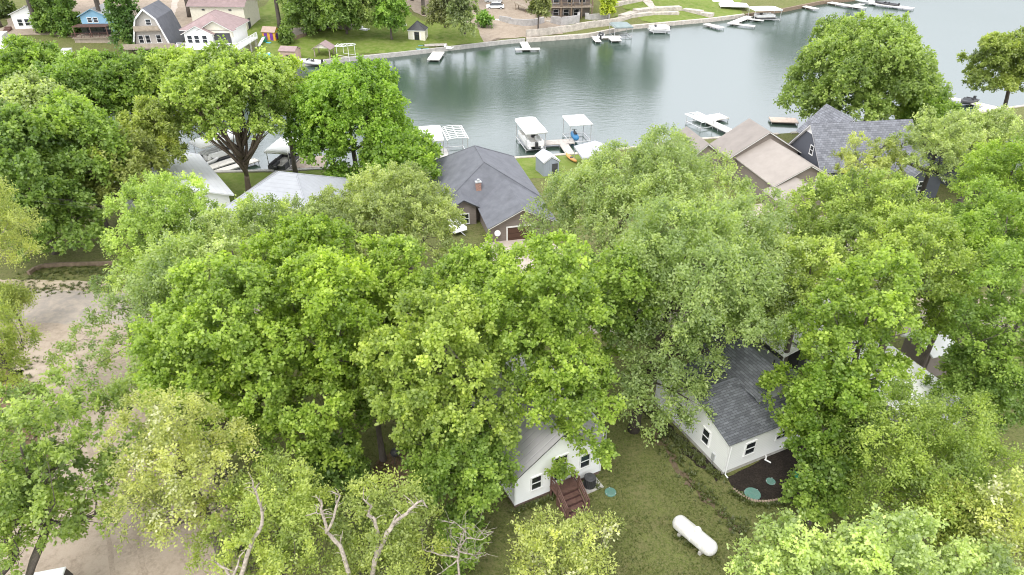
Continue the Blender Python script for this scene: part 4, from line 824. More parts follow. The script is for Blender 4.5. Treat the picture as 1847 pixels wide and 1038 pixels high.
# gambrel house
h=thing('gambrel_house','tall grey gambrel roofed house with a red stained deck base on the far shore','house',place(280,98),R_(6))
pen=[(-3.4,0,1.6),(3.4,0,1.6),(2.0,0,7.0),(0,0,8.9),(-2.0,0,7.0)]
MB().prism(pen,(0,9,0)).build('wall','greige',h); MB().box(-3.3,3.3,.1,8.9,-.5,1.59).build('basement_wall','dark',h)
s=MB(); f=MB()
for a,b in (((-3.9,1.3),(-2.1,7.05)),((-2.1,7.05),(0,9.05)),((0,9.05),(2.1,7.05)),((2.1,7.05),(3.9,1.3))): s.slab([(a[0],-.5,a[1]),(b[0],-.5,b[1]),(b[0],9.4,b[1]),(a[0],9.4,a[1])],.14); f.slab([(a[0],-.58,a[1]),(b[0],-.58,b[1]),(b[0],-.505,b[1]),(a[0],-.505,a[1])],.3)
s.build('roof','roof_grey',h); f.build('fascia','vinyl',h)
s=MB(); s.box(-2.4,2.4,-1.2,0,4.9,5.05); s.build('balcony_floor','tan_deck',h); s=MB(); s.box(-2.4,2.4,-1.25,-1.18,5.05,5.9); s.build('balcony_rail','tan_deck',h)
s=MB(); s.box(-4.6,5.4,-3.2,0,1.9,2.1); s.build('deck','tan_deck',h); s=MB(); s.box(-4.6,5.4,-3.26,-3.18,2.1,2.95); s.build('deck_rail','tan_deck',h); [MB().box(x-.1,x+.1,-3.2,-3.0,-.6,1.9).build('deck_post','redwood',h) for x in (-4.4,-1.2,2,5.2)]
s=MB(); s.box(-4.4,3.4,-3.6,-3.3,-.8,.9); s.build('fence','redwood',h); s=MB(); [s.box(-.6,.6,-3.9-.35*i,-3.6-.35*i,-.9,.5-.25*i) for i in range(4)]; s.build('stairs','redwood',h)
for x in (-1.9,-.6,1.5): window(h,'-y',(x,0,3.2),.8,1.4,'vinyl')
window(h,'-y',(.3,0,6.4),.9,1.0,'vinyl')
# white mansion
h=thing('white_mansion','large white house with mauve roofs and a wraparound white balcony on the far shore','house',place(382,106),R_(-2))
hip(h,-5.0,4.2,1.5,10,-.6,5.4,8.2,1.6,'y','vinyl','mauve_roof','vinyl',ov=.7)
gable(h,-4.6,1.0,.2,1.49,-.6,5.0,6.4,'y','vinyl','mauve_roof','vinyl',ov=.5,oe=.5,wall='bay_wall',roof='bay_roof'); gable(h,-1.5,4.8,.8,1.48,4.2,5.6,7.3,'y','cream','mauve_roof','vinyl',ov=.6,oe=.5,wall='gable_wall',roof='gable_roof')
s=MB(); s.box(-5.6,6.6,-1.6,.19,2.3,2.5); s.box(5.0,6.6,.2,9,2.3,2.5); s.build('balcony_floor','vinyl',h); s=MB(); railing(s,[(-5.6,-1.55),(6.55,-1.55),(6.55,9)],2.5,1.05,1.6,.06,.22); s.build('balcony_rail','vinyl',h)
for x in (-5.4,-2.6,.6,3.6,6.4): MB().box(x-.12,x+.12,-1.5,-1.26,-.8,2.3).build('post','vinyl',h)
for y in (2,5,8): MB().box(6.2,6.44,y,y+.24,-.8,2.3).build('post','vinyl',h)
s=MB(); [s.box(6.5,6.54,y,y+.1,-.6,2.3) for y in np.arange(-1.2,9,.45)]; s.build('lattice','tan_deck',h)
s=MB(); s.box(1.2,4.4,.75,.81,2.5,5.0); s.build('porch_shade_panel','dark',h)  # flat dark panel, colour stands in for the shade within the porch
for x in (-3.6,-2.2,-.6): window(h,'-y',(x,.2,3.9),.9,1.4,'vinyl','glass',1)
for x in (-3.8,-1.8,.2): window(h,'-y',(x,.2,.9),1.1,1.6,'tan_deck')
s=MB(); s.box(1.4,4.0,1.44,1.49,-.4,2.0); s.build('patio_door','glass',h)
h=thing('cream_garage','cream walled garage with a mauve roof behind the white mansion','garage',place(398,52),R_(-4))
gable(h,-6.0,6.0,0,8,-1,5.0,7.4,'x','cream','mauve_roof','vinyl',ov=.5,oe=.5)
for x in (-3,3): s=MB(); s.box(x-.3,x+.3,-.12,0,4.0,4.3); s.build('wall_lamp','dark',h)
s=MB(); s.box(6.0,6.08,1,2.2,0,2.2); s.build('door','dark',h)
o=thing('boat_house','small white boathouse with a mauve roof at the foot of the white mansion','shed',place(326,124),R_(-2)); gable(o,-1.9,1.9,0,2.5,-.5,1.9,2.4,'x','vinyl','mauve_roof','vinyl',ov=.2); window(o,'-y',(0,0,.9),1.0,.9,'vinyl')
# blue cottage and pale cottage
h=thing('blue_cottage','small sky blue cottage with a brown covered deck on the far shore','cottage',place(168,78),R_(3))
gable(h,-2.7,2.7,3.2,10,-.5,5.0,6.3,'y','blue_wall','greylight','blue_wall',ov=.4,oe=.4); 
for x in (-.9,.3): window(h,'-y',(x,3.2,4.2),.8,.9,'vinyl')
s=MB(); s.box(-3.6,3.6,0,3.1,-.6,1.2); s.build('deck_skirt','tan_deck',h); s=MB(); s.box(-3.8,3.8,-.3,3.15,1.2,1.35); s.build('deck','tan_deck',h); s=MB(); railing(s,[(-3.7,-.25),(3.7,-.25)],1.35,.9,1.8,.05,.3); s.build('railing','redwood',h)
s=MB(); s.box(-3.5,3.5,.3,3.15,3.3,3.45); s.build('deck_roof','redwood',h); [MB().box(x-.08,x+.08,.35,.5,1.35,3.3).build('post','redwood',h) for x in (-3.3,0,3.3)]; s=MB(); s.box(-3.2,3.2,3.12,3.19,1.35,3.2); s.build('glass_wall','glass',h)
h=thing('pale_cottage','pale grey cottage with a brown stair behind the trees of the far shore','cottage',place(70,52),R_(10)); gable(h,-4.6,4.6,0,7,-1,3.3,5.2,'y','vinyl','roof_grey','vinyl',ov=.4)
for x in (-3.2,-1.8,1.0,2.6): window(h,'-y',(x,0,1.6),.9,1.3,'vinyl')
s=MB(); [s.box(-6.4,-5.2,-.6*i-.6,-.6*i,-1.2,.9-.25*i) for i in range(7)]; s.build('stairs','redwood',h)
o=thing('box_trailer','white box trailer parked at the frame corner of the far shore','trailer',place(2,90),R_(20)); bevel(MB().box(-1.6,1.6,-2.4,2.4,.7,3.3).build('box','vinyl',o),.06)
for y in (-1.2,1.2): s=MB(); s.tube([(-1.62,y,.4),(1.62,y,.4)],.4,14); s.build('wheel','black',o)
o=thing('storage_box','white cube shaped storage box on the grass below the blue cottage','box',place(122,99),R_(5)); bevel(MB().box(-.85,.85,-.7,.7,0,1.25).build('body','vinyl',o),.05); bevel(MB().box(-.92,.92,-.77,.77,1.25,1.4).build('lid','trim',o),.03)
# toys, sheds and pavilions
h=thing('playhouse','yellow and purple toy playhouse with a brown roof on the far lawn','playhouse',place(486,73),R_(-12)); gable(h,-1.5,1.5,0,2.0,0,1.9,2.7,'x','yellow','beige','yellow',ov=.1,oe=.2)
for x in (-.7,.65): s=MB(); s.box(x-.35,x+.35,-.06,.0,.1,1.7); s.build('door','purple',h)
s=MB(); s.box(1.5,1.56,.4,1.5,.4,1.6); s.build('side_panel','purple',h)
h=thing('beige_shed','small beige shed with a flat mauve roof next to the beached boat','shed',place(520,111),R_(-10)); gable(h,-1.7,1.7,0,2.6,-.3,2.2,2.8,'x','beige','mauve_roof','beige',ov=.1,oe=.2); window(h,'-y',(.1,0,1.2),.9,.7,'beige',bars=2)
h=thing('garden_pavilion','open timber pavilion with a mauve gable roof on the far lawn','pavilion',place(582,105),R_(-6)); 
s=MB(); [s.box(x-.09,x+.09,y-.09,y+.09,-.3,2.2) for x in (-1.6,1.6) for y in (0,2.6)]; s.build('post','yellow' if False else 'tan_deck',h)
f=MB(); r=MB()
for s_ in (-1,1): r.slab([(s_*2.1,-.4,2.05),(0,-.4,3.25),(0,3.0,3.25),(s_*2.1,3.0,2.05)],.1)
r.build('roof','mauve_roof',h); f.prism([(-1.6,-.05,2.2),(1.6,-.05,2.2),(0,-.05,3.05)],(0,.08,0)); f.build('gable_panel','cream',h)
o=thing('wire_canopy','bare white wire canopy frame lying on the far lawn beside the pavilion','frame',place(625,103),R_(-30)); s=MB()
ov=[Vector((2.6*math.cos(a),1.5*math.sin(a),2.6+.35*math.cos(a))) for a in np.linspace(0,2*math.pi,21)]; s.tube(ov,.05,5)
for t in (-.8,-.4,0,.4,.8): y=1.5*math.sqrt(1-t*t); s.tube([(2.6*t,-y,2.6+.35*t),(2.6*t,0,2.95+.35*t),(2.6*t,y,2.6+.35*t)],.04,5)
s.tube([(-2.6,0,2.25),(2.6,0,2.95)],.04,5); [s.tube([(x,y,-.2),(x,y,2.5)],.05,5) for x in (-1.6,1.6) for y in (-1.0,1.0)]; [s.tube([(-1.6,y,.6),(1.6,y,.6)],.04,5) for y in (-1,1)]; s.build('pole','vinyl',o)
for k,u in enumerate((468,477,486)):
    o=thing('water_toy',['white turquoise water toy drum, first beside the lawn path','turquoise water toy drum in the middle of the row of three','turquoise water toy drum closest to the beige shed'][k],'water toy',place(u,104),0,'turquoise water toys'); s=MB(); s.tube([(0,0,0),(0,0,.1),(0,0,1.0),(0,0,1.1)],[.38,.45,.45,.36],14); s.build('drum','cyan',o,True); s=MB(); s.disc((0,0,1.1),.3,.05,12); s.build('lid','vinyl',o)
o=thing('toy_slide','white and green toy slide in front of the playhouse','slide',place(473,80),R_(80)); s=MB(); s.prism([(-1.6,-.3,.1),(-1.6,.3,.1),(1.0,.3,1.3),(1.0,-.3,1.3)],(0,0,.12)); s.build('chute','vinyl',o); s=MB(); s.box(1.0,1.5,-.4,.4,0,1.5); s.build('ladder','lid_bright',o)
kayak('turquoise kayak in front of the playhouse',place(480,77),R_(-20),'cyan',2.6)
runabout('white speedboat with a dark cover pulled up beside the beige shed',at(560,117,-2.3),R_(75),.25,5.2,1.1)
h=thing('cream_boathouse','cream boathouse with a dark pyramid roof on the far lawn','boathouse',place(752,73),R_(-6)); hip(h,-1.9,1.9,0,3.0,-.3,2.2,4.1,.05,'y','cream','dark','vinyl',ov=.12)
d=window(h,'-y',(.05,0,1.15),.9,1.5,'black','glass',0,'door'); s=MB(); [s.box(x-.08,x+.08,-.05,-.005,.4,1.9) for x in (-.75,.85)]; s.build('shutter','vinyl',h)
o=thing('wooden_pier','grey boarded platform beside the cream boathouse','deck',place(787,83),R_(8)); s=MB(); s.box(-2.6,2.4,-.9,1.0,.35,.5); s.build('deck','greylight' if False else 'deck',o); s=MB(); [s.box(x-.1,x+.1,-.8,.9,-.4,.35) for x in (-2.4,0,2.2)]; s.build('joist','timber',o)
kayak('blue kayak lying at the foot of the cream boathouse',place(766,83),R_(15),'blue',2.8); kayak('light blue kayak nearest the water below the cream boathouse',place(762,89),R_(10),'cyan',2.8)
def pedal(label,u,v,rz):
    o=thing('pedal_boat',label,'pedal boat',place(u,v),rz); s=MB(); [s.tube([(-1.1,y,.2),(-.9,y,.22),(.9,y,.22),(1.2,y,.4)],[.12,.22,.22,.08],8) for y in (-.5,.5)]; s.build('float','vinyl',o,True); s=MB(); s.box(-.7,.6,-.55,.55,.35,.5); s.box(-.7,-.5,-.5,.5,.5,.95); bevel(s.build('seat','vinyl',o),.04)
pedal('white pedal boat resting on the middle of the far lawn',657,54,R_(-20)); pedal('white pedal boat beside the cream boathouse roof',724,46,R_(10)); pedal('white pedal boat by the water next to the pale dock',808,90,R_(-15))
dock('pale narrow dock straight below the cream boathouse',at(787,100,-2.0),R_(-4),[(-1.3,1.3,-4.0,3.0)],'deck_pale')
dock('pale T shaped dock at the end of the far lawn',at(950,87,-2.0),R_(6),[(-2.6,2.8,-1.6,-.2),(-.9,.9,-.18,6.0)],'deck_pale')
dock('pale dock with a notch for a boat below the long grey wall',at(1095,68,-2.0),R_(6),[(-3.4,3.4,-.4,1.6),(-3.6,-2.2,-4.0,-.42),(.2,2.6,-3.6,-.42)],'deck_pale')
runabout('small white boat tied to the notched dock',at(1084,68,-2.3),R_(-10),.1,3.6,.8)
lift('grey green boat canopy at the end of the notched dock',at(1119,62,-2.0),R_(8),4.4,5.6,'greygreen',h=2.6,arch=.3)
lift('small open white boat lift beside the terraced stone shore',at(1186,55,-2.0),R_(6),3.2,4.6,h=1.2,open_frame=True,arch=.1); pontoon('pale pontoon boat on the small open white lift',at(1188,55,-2.0),R_(96),.3,5.2)
dock('tiny pale dock at the end of the stone terraces',at(1284,46,-2.0),R_(30),[(-1.0,1.0,-3.4,2.2)],'deck_pale')
dock('long white U shaped dock in front of the white boat canopies',at(1336,36,-2.0),R_(-38),[(-1.0,1.0,-6.5,6),(1.02,6.0,-6.4,-5.2),(1.02,5.0,2.0,3.2)],'deck_pale')
lift('broad white boat canopy beside the long white U shaped dock',at(1378,32,-2.0),R_(6),7.2,5.0,h=2.8,arch=.2); pontoon('dark boat under the broad white canopy',at(1378,32,-2.0),R_(96),.2,5.4,'dark')
lift('white boat canopy on the shore behind the broad one',at(1322,18,-1.6),R_(-8),7.5,5.0,h=2.2,arch=.25); lift('low white boat canopy cut off by the upper frame edge',at(1300,6,-1.0),R_(-8),6.5,4.5,h=2.2,arch=.2)
dock('cream forked dock at the upper frame edge',at(1444,10,-2.0),R_(25),[(-1.0,1.0,-6,6),(-4.6,-1.02,-1,.6),(-5.2,-3.8,-.98,5)],'deck_pale')
dock('white dock left of the huge waterside tree top',at(1530,10,-2.0),R_(35),[(-1.2,1.2,-5,6),(1.22,5,-2,-.4)],'deck_pale'); runabout('white boat at the dock left of the huge waterside tree top',at(1560,5,-2.2),R_(60),.1,5.5)
dock('white dock right of the huge waterside tree top',at(1620,12,-2.0),R_(40),[(-1.4,1.4,-4,8)],'deck_pale'); runabout('dark hulled boat at the dock right of the huge waterside tree top',at(1598,10,-2.2),R_(45),.15,6.5,1.2,'dark')
# walls and terraces, right part of the far shore
def wallrun(name,label,pts,h,m,th=.6,cat='retaining wall',cap=None):
    P=[hit(u,v) for u,v in pts]; s=MB()
    for a,b in zip(P[:-1],P[1:]):
        n=Vector((-(b-a).y,(b-a).x,0)).normalized()*th; z0=min(a.z,b.z)-.8
        s.prism([(a.x,a.y,z0),(b.x,b.y,z0),(b.x+n.x,b.y+n.y,z0),(a.x+n.x,a.y+n.y,z0)],(0,0,h+.8))
    return tag(s.build(name,m),label,cat)
wallrun('retaining_wall','curved grey block retaining wall beside the yellow slide',[(900,38),(920,44),(945,48),(965,47),(982,42)],1.5,'stone_grey')
wallrun('retaining_wall','light grey block retaining wall under the timber framed house',[(993,42),(1012,47),(1045,42),(1046,33)],1.9,'stone_grey')
wallrun('retaining_wall','long pale block retaining wall above the far boulder seawall',[(950,68),(990,64),(1040,56),(1075,50),(1118,45)],1.6,'stone_pale')
wallrun('retaining_wall','short grey block wall behind the yellow green sapling',[(1055,35),(1062,36),(1095,36),(1100,34)],1.5,'stone_grey')
wallrun('stone_terrace','upper tan boulder terrace curving round the far lawn',[(1128,36),(1150,26),(1185,21),(1230,20),(1262,28),(1282,33)],1.0,'stone_pale',2.2,'stone terrace')
wallrun('stone_terrace','middle tan boulder terrace above the boulder seawall',[(1118,40),(1140,33),(1180,28),(1225,28)],.8,'stone_pale',1.6,'stone terrace')
wallrun('stone_terrace','topmost tan boulder terrace at the stone stair',[(1105,14),(1130,9),(1160,3),(1182,-3)],1.0,'stone_pale',1.6,'stone terrace')
drape('far_stair_path',ph([(1158,2),(1172,0),(1190,18),(1176,21)]),'stone_pale',.12,3,.15,1,31); drape('far_lawn',ph([(1108,30),(1158,8),(1168,18),(1130,32)]),'grass_lush',.1,3,.2,1,32); drape('far_lawn',ph([(1160,38),(1200,32),(1262,31),(1275,34),(1230,40),(1175,42)]),'grass_lush',.1,3,.2,1,33)
for k,(u,v) in enumerate(((908,38),(1293,-50),(990,40))):
    if k==1: continue
    o=thing('stone_slab',['long white stone slab left of the curved grey wall','square tan stone slab between the two grey walls'][k>0],'stone slab',place(u,v),R_(-10)); bevel(MB().box(-2.0 if k==0 else -.8,2.0 if k==0 else .8,-.5,.5,.1,.55).build('block','vinyl' if k==0 else 'stone_pale',o),.05)
o=thing('yellow_slide','tan yellow water slide chute on the dirt bank of the far shore','slide',place(950,22),R_(-30)); s=MB(); s.prism([(-3.2,-.9,2.2),(-3.2,.9,2.2),(2.4,.9,.5),(2.4,-.9,.5)],(0,0,.25)); s.tube([(2.2,0,.6),(3.6,-.4,.4),(4.2,-1.4,.3),(4.1,-2.4,.25)],.55,8); s.build('chute','yellow' if False else 'tan_deck',o); s=MB(); [s.tube([(x,y,-.4),(x,y,2.0 if x<0 else 1.0)],.08,6) for x in (-2.8,0) for y in (-.7,.7)]; s.build('leg','timber',o)
h=thing('timber_framed_house','unfinished dark timber framed house at the upper frame edge','house',place(1030,34),R_(4))
s=MB()
for z in (0,3.0,6.0): s.box(-5.5,5.5,0,7,z+2.8,z+3.02)
s.build('floor_slab','tan_deck',h); [MB().box(x-.14,x+.14,y-.14,y+.14,-.8,9).build('post','timber',h) for x in (-5.2,-2.6,0,2.6,5.2) for y in (.2,6.8)]; s=MB(); s.box(-5,5,2.2,2.4,-.5,9); s.build('inner_wall','brown_wall',h)
for x in (-3.6,-1.0,1.6): window(h,'-y',(x,2.2,1.3),1.3,1.5,'vinyl')
for x in (-3.6,0,3): window(h,'-y',(x,2.2,4.3),1.3,1.5,'vinyl')
s=MB(); s.box(-5.7,5.7,-.6,7.4,9,9.3); s.build('roof','roof_grey',h); s=MB(); railing(s,[(-5.4,.05),(5.4,.05)],3.02,1,1.5,.05); s.build('railing','timber',h)
h=thing('brown_cabin','dark brown cabin behind the trunks of the far lawn','cabin',place(592,52),R_(-3)); gable(h,-4.8,5.2,0,7,-.6,4.6,6.8,'x','brown_wall','roof_grey','dark',ov=.4)
for x in (-2.6,-.6,1.6): window(h,'-y',(x,0,1.2),1.5,1.5,'greylight',bars=0)
s=MB(); s.box(-5,5.4,-1.6,-.02,2.5,2.65); s.build('balcony','timber',h); s=MB(); railing(s,[(-4.9,-1.55),(5.3,-1.55)],2.65,.9,1.6,.05); s.build('railing','redwood',h)
drape('patio',ph([(515,52),(550,50),(545,66),(520,72)]),'gravel',.1,2,.2,1,34); wallrun('retaining_wall','low brown wall round the patio left of the brown cabin',[(518,74),(535,72),(552,66)],.8,'timber',.4)
def car(label,p,rz,paint,g=None,L=4.6,H=1.6,van=False):
    o=thing('parked_car' if not van else 'parked_van',label,'van' if van else 'car',p,rz,g)
    pr=[(-L/2,.35),(-L/2+.05,.95),(-L/2+.9,1.0),(-L/2+1.5,H),(L/2-.9,H),(L/2-.15,1.0),(L/2,.9),(L/2,.35)] if not van else [(-L/2,.4),(-L/2,1.0),(-L/2+.9,1.15),(-L/2+1.7,H),(L/2-.1,H),(L/2,1.0),(L/2,.4)]
    s=MB(); w=.9
    body=[q if q[1]<=1.16 else None for q in pr]
    s.prism([(x,-w,z) for x,z in pr if z<1.16],(0,2*w,0)); bevel(s.build('body',paint,o),.10,3)
    c=[q for q in pr if q[1]>1.1]; 
    if van: c=[(-L/2+.95,1.1),(-L/2+1.7,H),(L/2-.1,H),(L/2-.03,1.1)]
    else: c=[(-L/2+.95,.98),(-L/2+1.5,H),(L/2-.9,H),(L/2-.2,.98)]
    v=[];n=len(c); cz=min(z for _,z in c)
    for sgn in (-1,1): v+=[(x,sgn*(w-.03-.2*(z-cz)/(H-cz)),z) for x,z in c]
    s=MB(); s.add(v,[tuple(range(n))[::-1],tuple(range(n,2*n))]+[(i,(i+1)%n,(i+1)%n+n,i+n) for i in range(n)]); s.build('window','glass',o)
    s=MB(); x0,x1=c[1][0]-.05,c[2][0]+.05; s.box(x0,x1,-w+.2,w-.2,H-.03,H+.06); bevel(s.build('roof',paint,o),.04)
    for x in (-L/2+.85,L/2-.85):
        for y in (-w,w): s=MB(); s.tube([(x,y-.1,.33),(x,y+.1,.33)],.33,16); wh=s.build('wheel','black',o); s=MB(); s.tube([(x,y-.11,.33),(x,y+.11,.33)],.19,12); s.build('rim','alu',wh)
    for y in (-.65,.65): s=MB(); s.box(-L/2-.02,-L/2+.1,y-.18,y+.18,.7,.86); s.build('headlight','trim',o); s=MB(); s.box(L/2-.08,L/2+.02,y-.15,y+.15,.72,.9); s.build('tail_light','red',o)
    return o
car('white car parked on the dirt bank of the far shore',place(893,15),R_(4),'vinyl'); car('silver car parked behind the white car on the dirt bank',place(890,4),R_(2),'alu')
p=at(22,1080,1.2); car('white van cut off by the lower frame corner on the dirt drive',(p.x,p.y,0),R_(14),'vinyl',None,5.2,1.95,True)
# ------------------------------------------------------------------ dead snags, brush, kerb, pole, wires
def snag(name,label,stems,base,cat='dead tree',r=.13,col=(.5,.44,.38)):
    """stems: lists of (u,v,z) along the bleached limbs"""
    o=thing(name,label,cat,(base[0],base[1],0)); s=MB(); O=Vector((base[0],base[1],0))
    for st,r0,r1 in stems:
        pts=[at(u,v,z)-O for u,v,z in st]; pp=[]
        for a,b in zip(pts[:-1],pts[1:]):
            for k in range(3): q=a.lerp(b,k/3); q+=Vector((rg.uniform(-.04,.04),rg.uniform(-.04,.04),rg.uniform(-.03,.03))); pp.append(q)
        pp.append(pts[-1]); s.tube(pp,np.linspace(r0*.7,r1*.5,len(pp)).tolist(),8)
        for q in pp[2:]:
            if len(pts)>2 and rg.random()<.7 and r0>.03:
                w_=q+Vector((rg.uniform(-.5,.5),rg.uniform(-.3,.3),rg.uniform(.1,.6))); s.tube([q,(q+w_)/2+Vector((0,0,.06)),w_],[.022,.014,.005],5)
    s.build('trunk','deadwood',o,True); return o
b0=at(432,1120,2)
snag('dead_tree','single tall bleached dead snag with a forked tip left of the twin snags',[([(425,1120,2),(432,1045,7),(452,985,8.5),(473,945,9.6),(470,915,10.4),(459,885,11.4),(455,866,12)],.17,.05),([(459,887,11.3),(468,872,12)],.06,.03),([(420,1045,7),(430,1010,7.8),(443,990,8.4)],.09,.03),([(428,1060,6.6),(405,1025,7.4),(387,1013,7.8)],.13,.07),([(400,1022,7.5),(425,1032,7.4)],.05,.02)],b0)
b1=at(640,1110,2)
snag('dead_tree','bleached dead snag with two curved prongs in the middle of the lower frame edge',[([(640,1110,2),(628,1030,7),(614,985,8.2),(590,960,9),(582,925,10),(578,905,10.6),(575,902,10.7)],.17,.06),([(590,962,9),(606,920,10.2),(612,895,10.8),(600,888,11.1)],.09,.04),([(552,932,9.6),(570,925,10),(585,927,10),(600,928,10)],.035,.04),([(614,984,8.2),(618,958,8.9)],.05,.02)],b1)
b2=at(665,1110,2)
snag('dead_tree','bleached dead snag spreading in a V beside the golden green vines',[([(665,1110,2),(676,1010,7.4),(700,960,8.8),(712,942,9.2),(735,925,9.9),(750,910,10.2),(763,902,10.4),(771,916,10)],.18,.05),([(678,1005,7.5),(683,960,8.6),(676,938,9.3),(662,930,9.5),(670,915,10),(655,900,10.6)],.14,.05),([(708,945,9.2),(716,928,9.7)],.09,.05),([(748,909,10.2),(728,893,10.7)],.04,.025)],b2)
b3=at(830,1080,3.6); st=[([(830,1090,3.1),(826,1010,5.6),(828,985,6.2)],.10,.06),([(828,1005,5.8),(800,1003,5.8),(775,996,6.0),(762,992,6.1)],.07,.03),([(828,995,6.0),(850,1000,5.9),(862,1008,5.7)],.06,.03),([(830,990,6.1),(842,970,6.8),(868,975,6.6),(890,960,6.8)],.05,.02),([(828,988,6.1),(838,955,7.2),(820,945,7.4),(790,938,7.4)],.045,.015),([(826,1010,5.6),(800,1030,5.2),(785,1040,5.0)],.05,.02)]
for i in range(46):
    u0,v0=rg.uniform(805,865),rg.uniform(950,1020); a_=rg.uniform(-2.6,.4); l_=rg.uniform(15,55); k=rg.uniform(-.5,.5)
    st.append(([(u0,v0,5.8),(u0+l_*.5*math.cos(a_),v0+l_*.5*math.sin(a_),6.2+rg.random()),(u0+l_*math.cos(a_+k),v0+l_*math.sin(a_+k),6.5+rg.random())],.018,.007))
snag('dead_brush','tangle of grey dead branches beside the small green elm',st,b3,'dead brush')
s=MB(); kp=[at(u,v,0) for u,v in ((55,497),(66,489),(80,484),(110,482),(150,481),(215,480),(240,481))]
for a,b in zip(kp[:-1],kp[1:]):
    n=Vector((-(b-a).y,(b-a).x,0)).normalized()*.25; s.prism([(a.x,a.y,-.1),(b.x,b.y,-.1),(b.x+n.x,b.y+n.y,-.1),(a.x+n.x,a.y+n.y,-.1)],(0,0,.5))
tag(s.build('timber_kerb','timber'),'weathered timber retaining kerb curving along the grass verge','kerb')
o=thing('utility_pole','grey wooden utility pole between the canopies above the road','utility pole',(-20.6,48.2,0),.2)
MB().tube([(0,0,-.2),(0,0,9.6)],[.15,.11],10).build('pole','deadwood',o,True); MB().box(-1.1,1.1,-.06,.06,8.8,8.95).build('crossarm','timber',o); s=MB(); [s.disc((x,0,8.95),.05,.18,8) for x in (-.9,0,.9)]; s.build('insulator','greylight',o)
for k in range(2):
    s=MB(); a=Vector((-20.6+(-.9 if k else .9),48.2,9.12)); b=Vector((-70,62+3*k,9.0)); s.tube([a.lerp(b,t)+Vector((0,0,-4*1.1*t*(1-t))) for t in np.linspace(0,1,16)],.012,4)
    tag(s.build('power_line','black'),['upper thin power line','lower thin power line'][k]+' running from the pole past the dark maple to the frame edge','power line')
# small grass tufts of the near lawn
rs=np.random.default_rng(3); n=26000; U=rs.uniform(620,1440,n); Vv=rs.uniform(760,1060,n)
P=np.array([at(a,b,0) for a,b in zip(U,Vv)]); n=len(P)
an=rs.uniform(0,6.283,n); hh=rs.uniform(.03,.085,n); T_=np.stack([np.cos(an)*.6,np.sin(an)*.6,np.full(n,.8)],1); T_=unit(T_); B_=np.stack([-np.sin(an),np.cos(an),np.zeros(n)],1)
keep=np.ones(n,bool)
def inpoly(P,poly):
    x,y=P[:,0],P[:,1]; c=np.zeros(len(P),bool); m_=len(poly)
    for i in range(m_):
        a,b=poly[i],poly[(i+1)%m_]; k=((a[1]>y)!=(b[1]>y)); xx=a[0]+(y-a[1])*(b[0]-a[0])/((b[1]-a[1]) or 1e-9); c^=k&(x<xx)
    return c
for poly in (px([(1312,862),(1420,806),(1490,800),(1500,870),(1440,905),(1395,908),(1360,906),(1335,893),(1322,876)]),px([(925,925),(1075,850),(1120,780),(950,690),(860,800)]),px([(1175,745),(1303,862),(1430,812),(1400,640)]),px([(1172,775),(1186,770),(1221,835),(1264,887),(1311,931),(1350,965),(1344,972),(1300,935),(1255,893),(1212,845)])):
    keep&=~inpoly(P,[(q[0],q[1]) for q in poly])
keep&=(np.sin(P[:,0]*1.3)+np.cos(P[:,1]*1.7+P[:,0]*.6)+rs.normal(0,.6,n))>-.7
P,T_,B_,hh=P[keep],T_[keep],B_[keep],hh[keep]; n=len(P)
me=leaf_mesh('lawn_grass',P,T_,unit(np.cross(T_,B_)),hh*1.8,np.full(n,.05),np.clip(rs.normal(.5,.2,n),0,1),'leaf')
o=bpy.data.objects.new('lawn_grass',me); COL.objects.link(o); o.color=(.115,.14,.034,1); o['kind']='stuff'; o['label']='short patchy grass of the yard between the white houses'
rs=np.random.default_rng(8); wp=[]
def line_pts(L_,n,sp):
    Q=px(L_); 
    for _ in range(n):
        k=rs.integers(len(Q)-1); q=Q[k].lerp(Q[k+1],rs.random()); wp.append((q.x+rs.normal(0,sp),q.y+rs.normal(0,sp)))
line_pts([(1165,745),(1303,866)],220,.18); line_pts([(928,925),(1000,895)],60,.12); line_pts([(1060,870),(1080,880)],20,.15); line_pts([(1322,888),(1360,912),(1430,908)],120,.12); line_pts([(1180,780),(1230,840),(1300,925),(1350,970)],160,.3)
line_pts([(300,575),(285,640),(340,760),(420,880),(440,1038)],500,.6); line_pts([(-40,640),(30,660),(70,740),(90,840)],300,.7); line_pts([(0,520),(120,522),(240,515)],200,.5); line_pts([(40,500),(150,490),(240,488)],300,.7); line_pts([(1220,960),(1290,1005)],50,.25)
wp=np.array(wp); nw=len(wp); k=14; P=np.repeat(np.c_[wp,np.zeros(nw)],k,0)+rs.normal(0,.06,(nw*k,3))*[1,1,0]; an=rs.uniform(0,6.283,nw*k); T_=unit(np.stack([np.cos(an)*.7,np.sin(an)*.7,np.full(nw*k,.7)],1)); B_=np.stack([-np.sin(an),np.cos(an),np.zeros(nw*k)],1)
me=leaf_mesh('weeds',P,T_,unit(np.cross(T_,B_)),rs.uniform(.10,.28,nw*k),rs.uniform(.03,.07,nw*k),np.clip(rs.normal(.5,.22,nw*k),0,1),'leaf'); o=bpy.data.objects.new('weeds',me); COL.objects.link(o); o.color=(.12,.145,.04,1); o['kind']='stuff'; o['label']='scattered weeds along the walls, bed edges and drive edges'
for nm,L_ in (('left',[(205,1045),(190,930),(165,820),(135,720),(105,640)]),('right',[(262,1045),(240,930),(208,820),(172,720),(138,640)])):
    Q=[at(*q) for q in L_]; drape('tyre_rut',[(q.x-.16,q.y) for q in Q]+[(q.x+.16,q.y) for q in Q[::-1]],'rut',.013,0,.035,.5,40+len(nm))
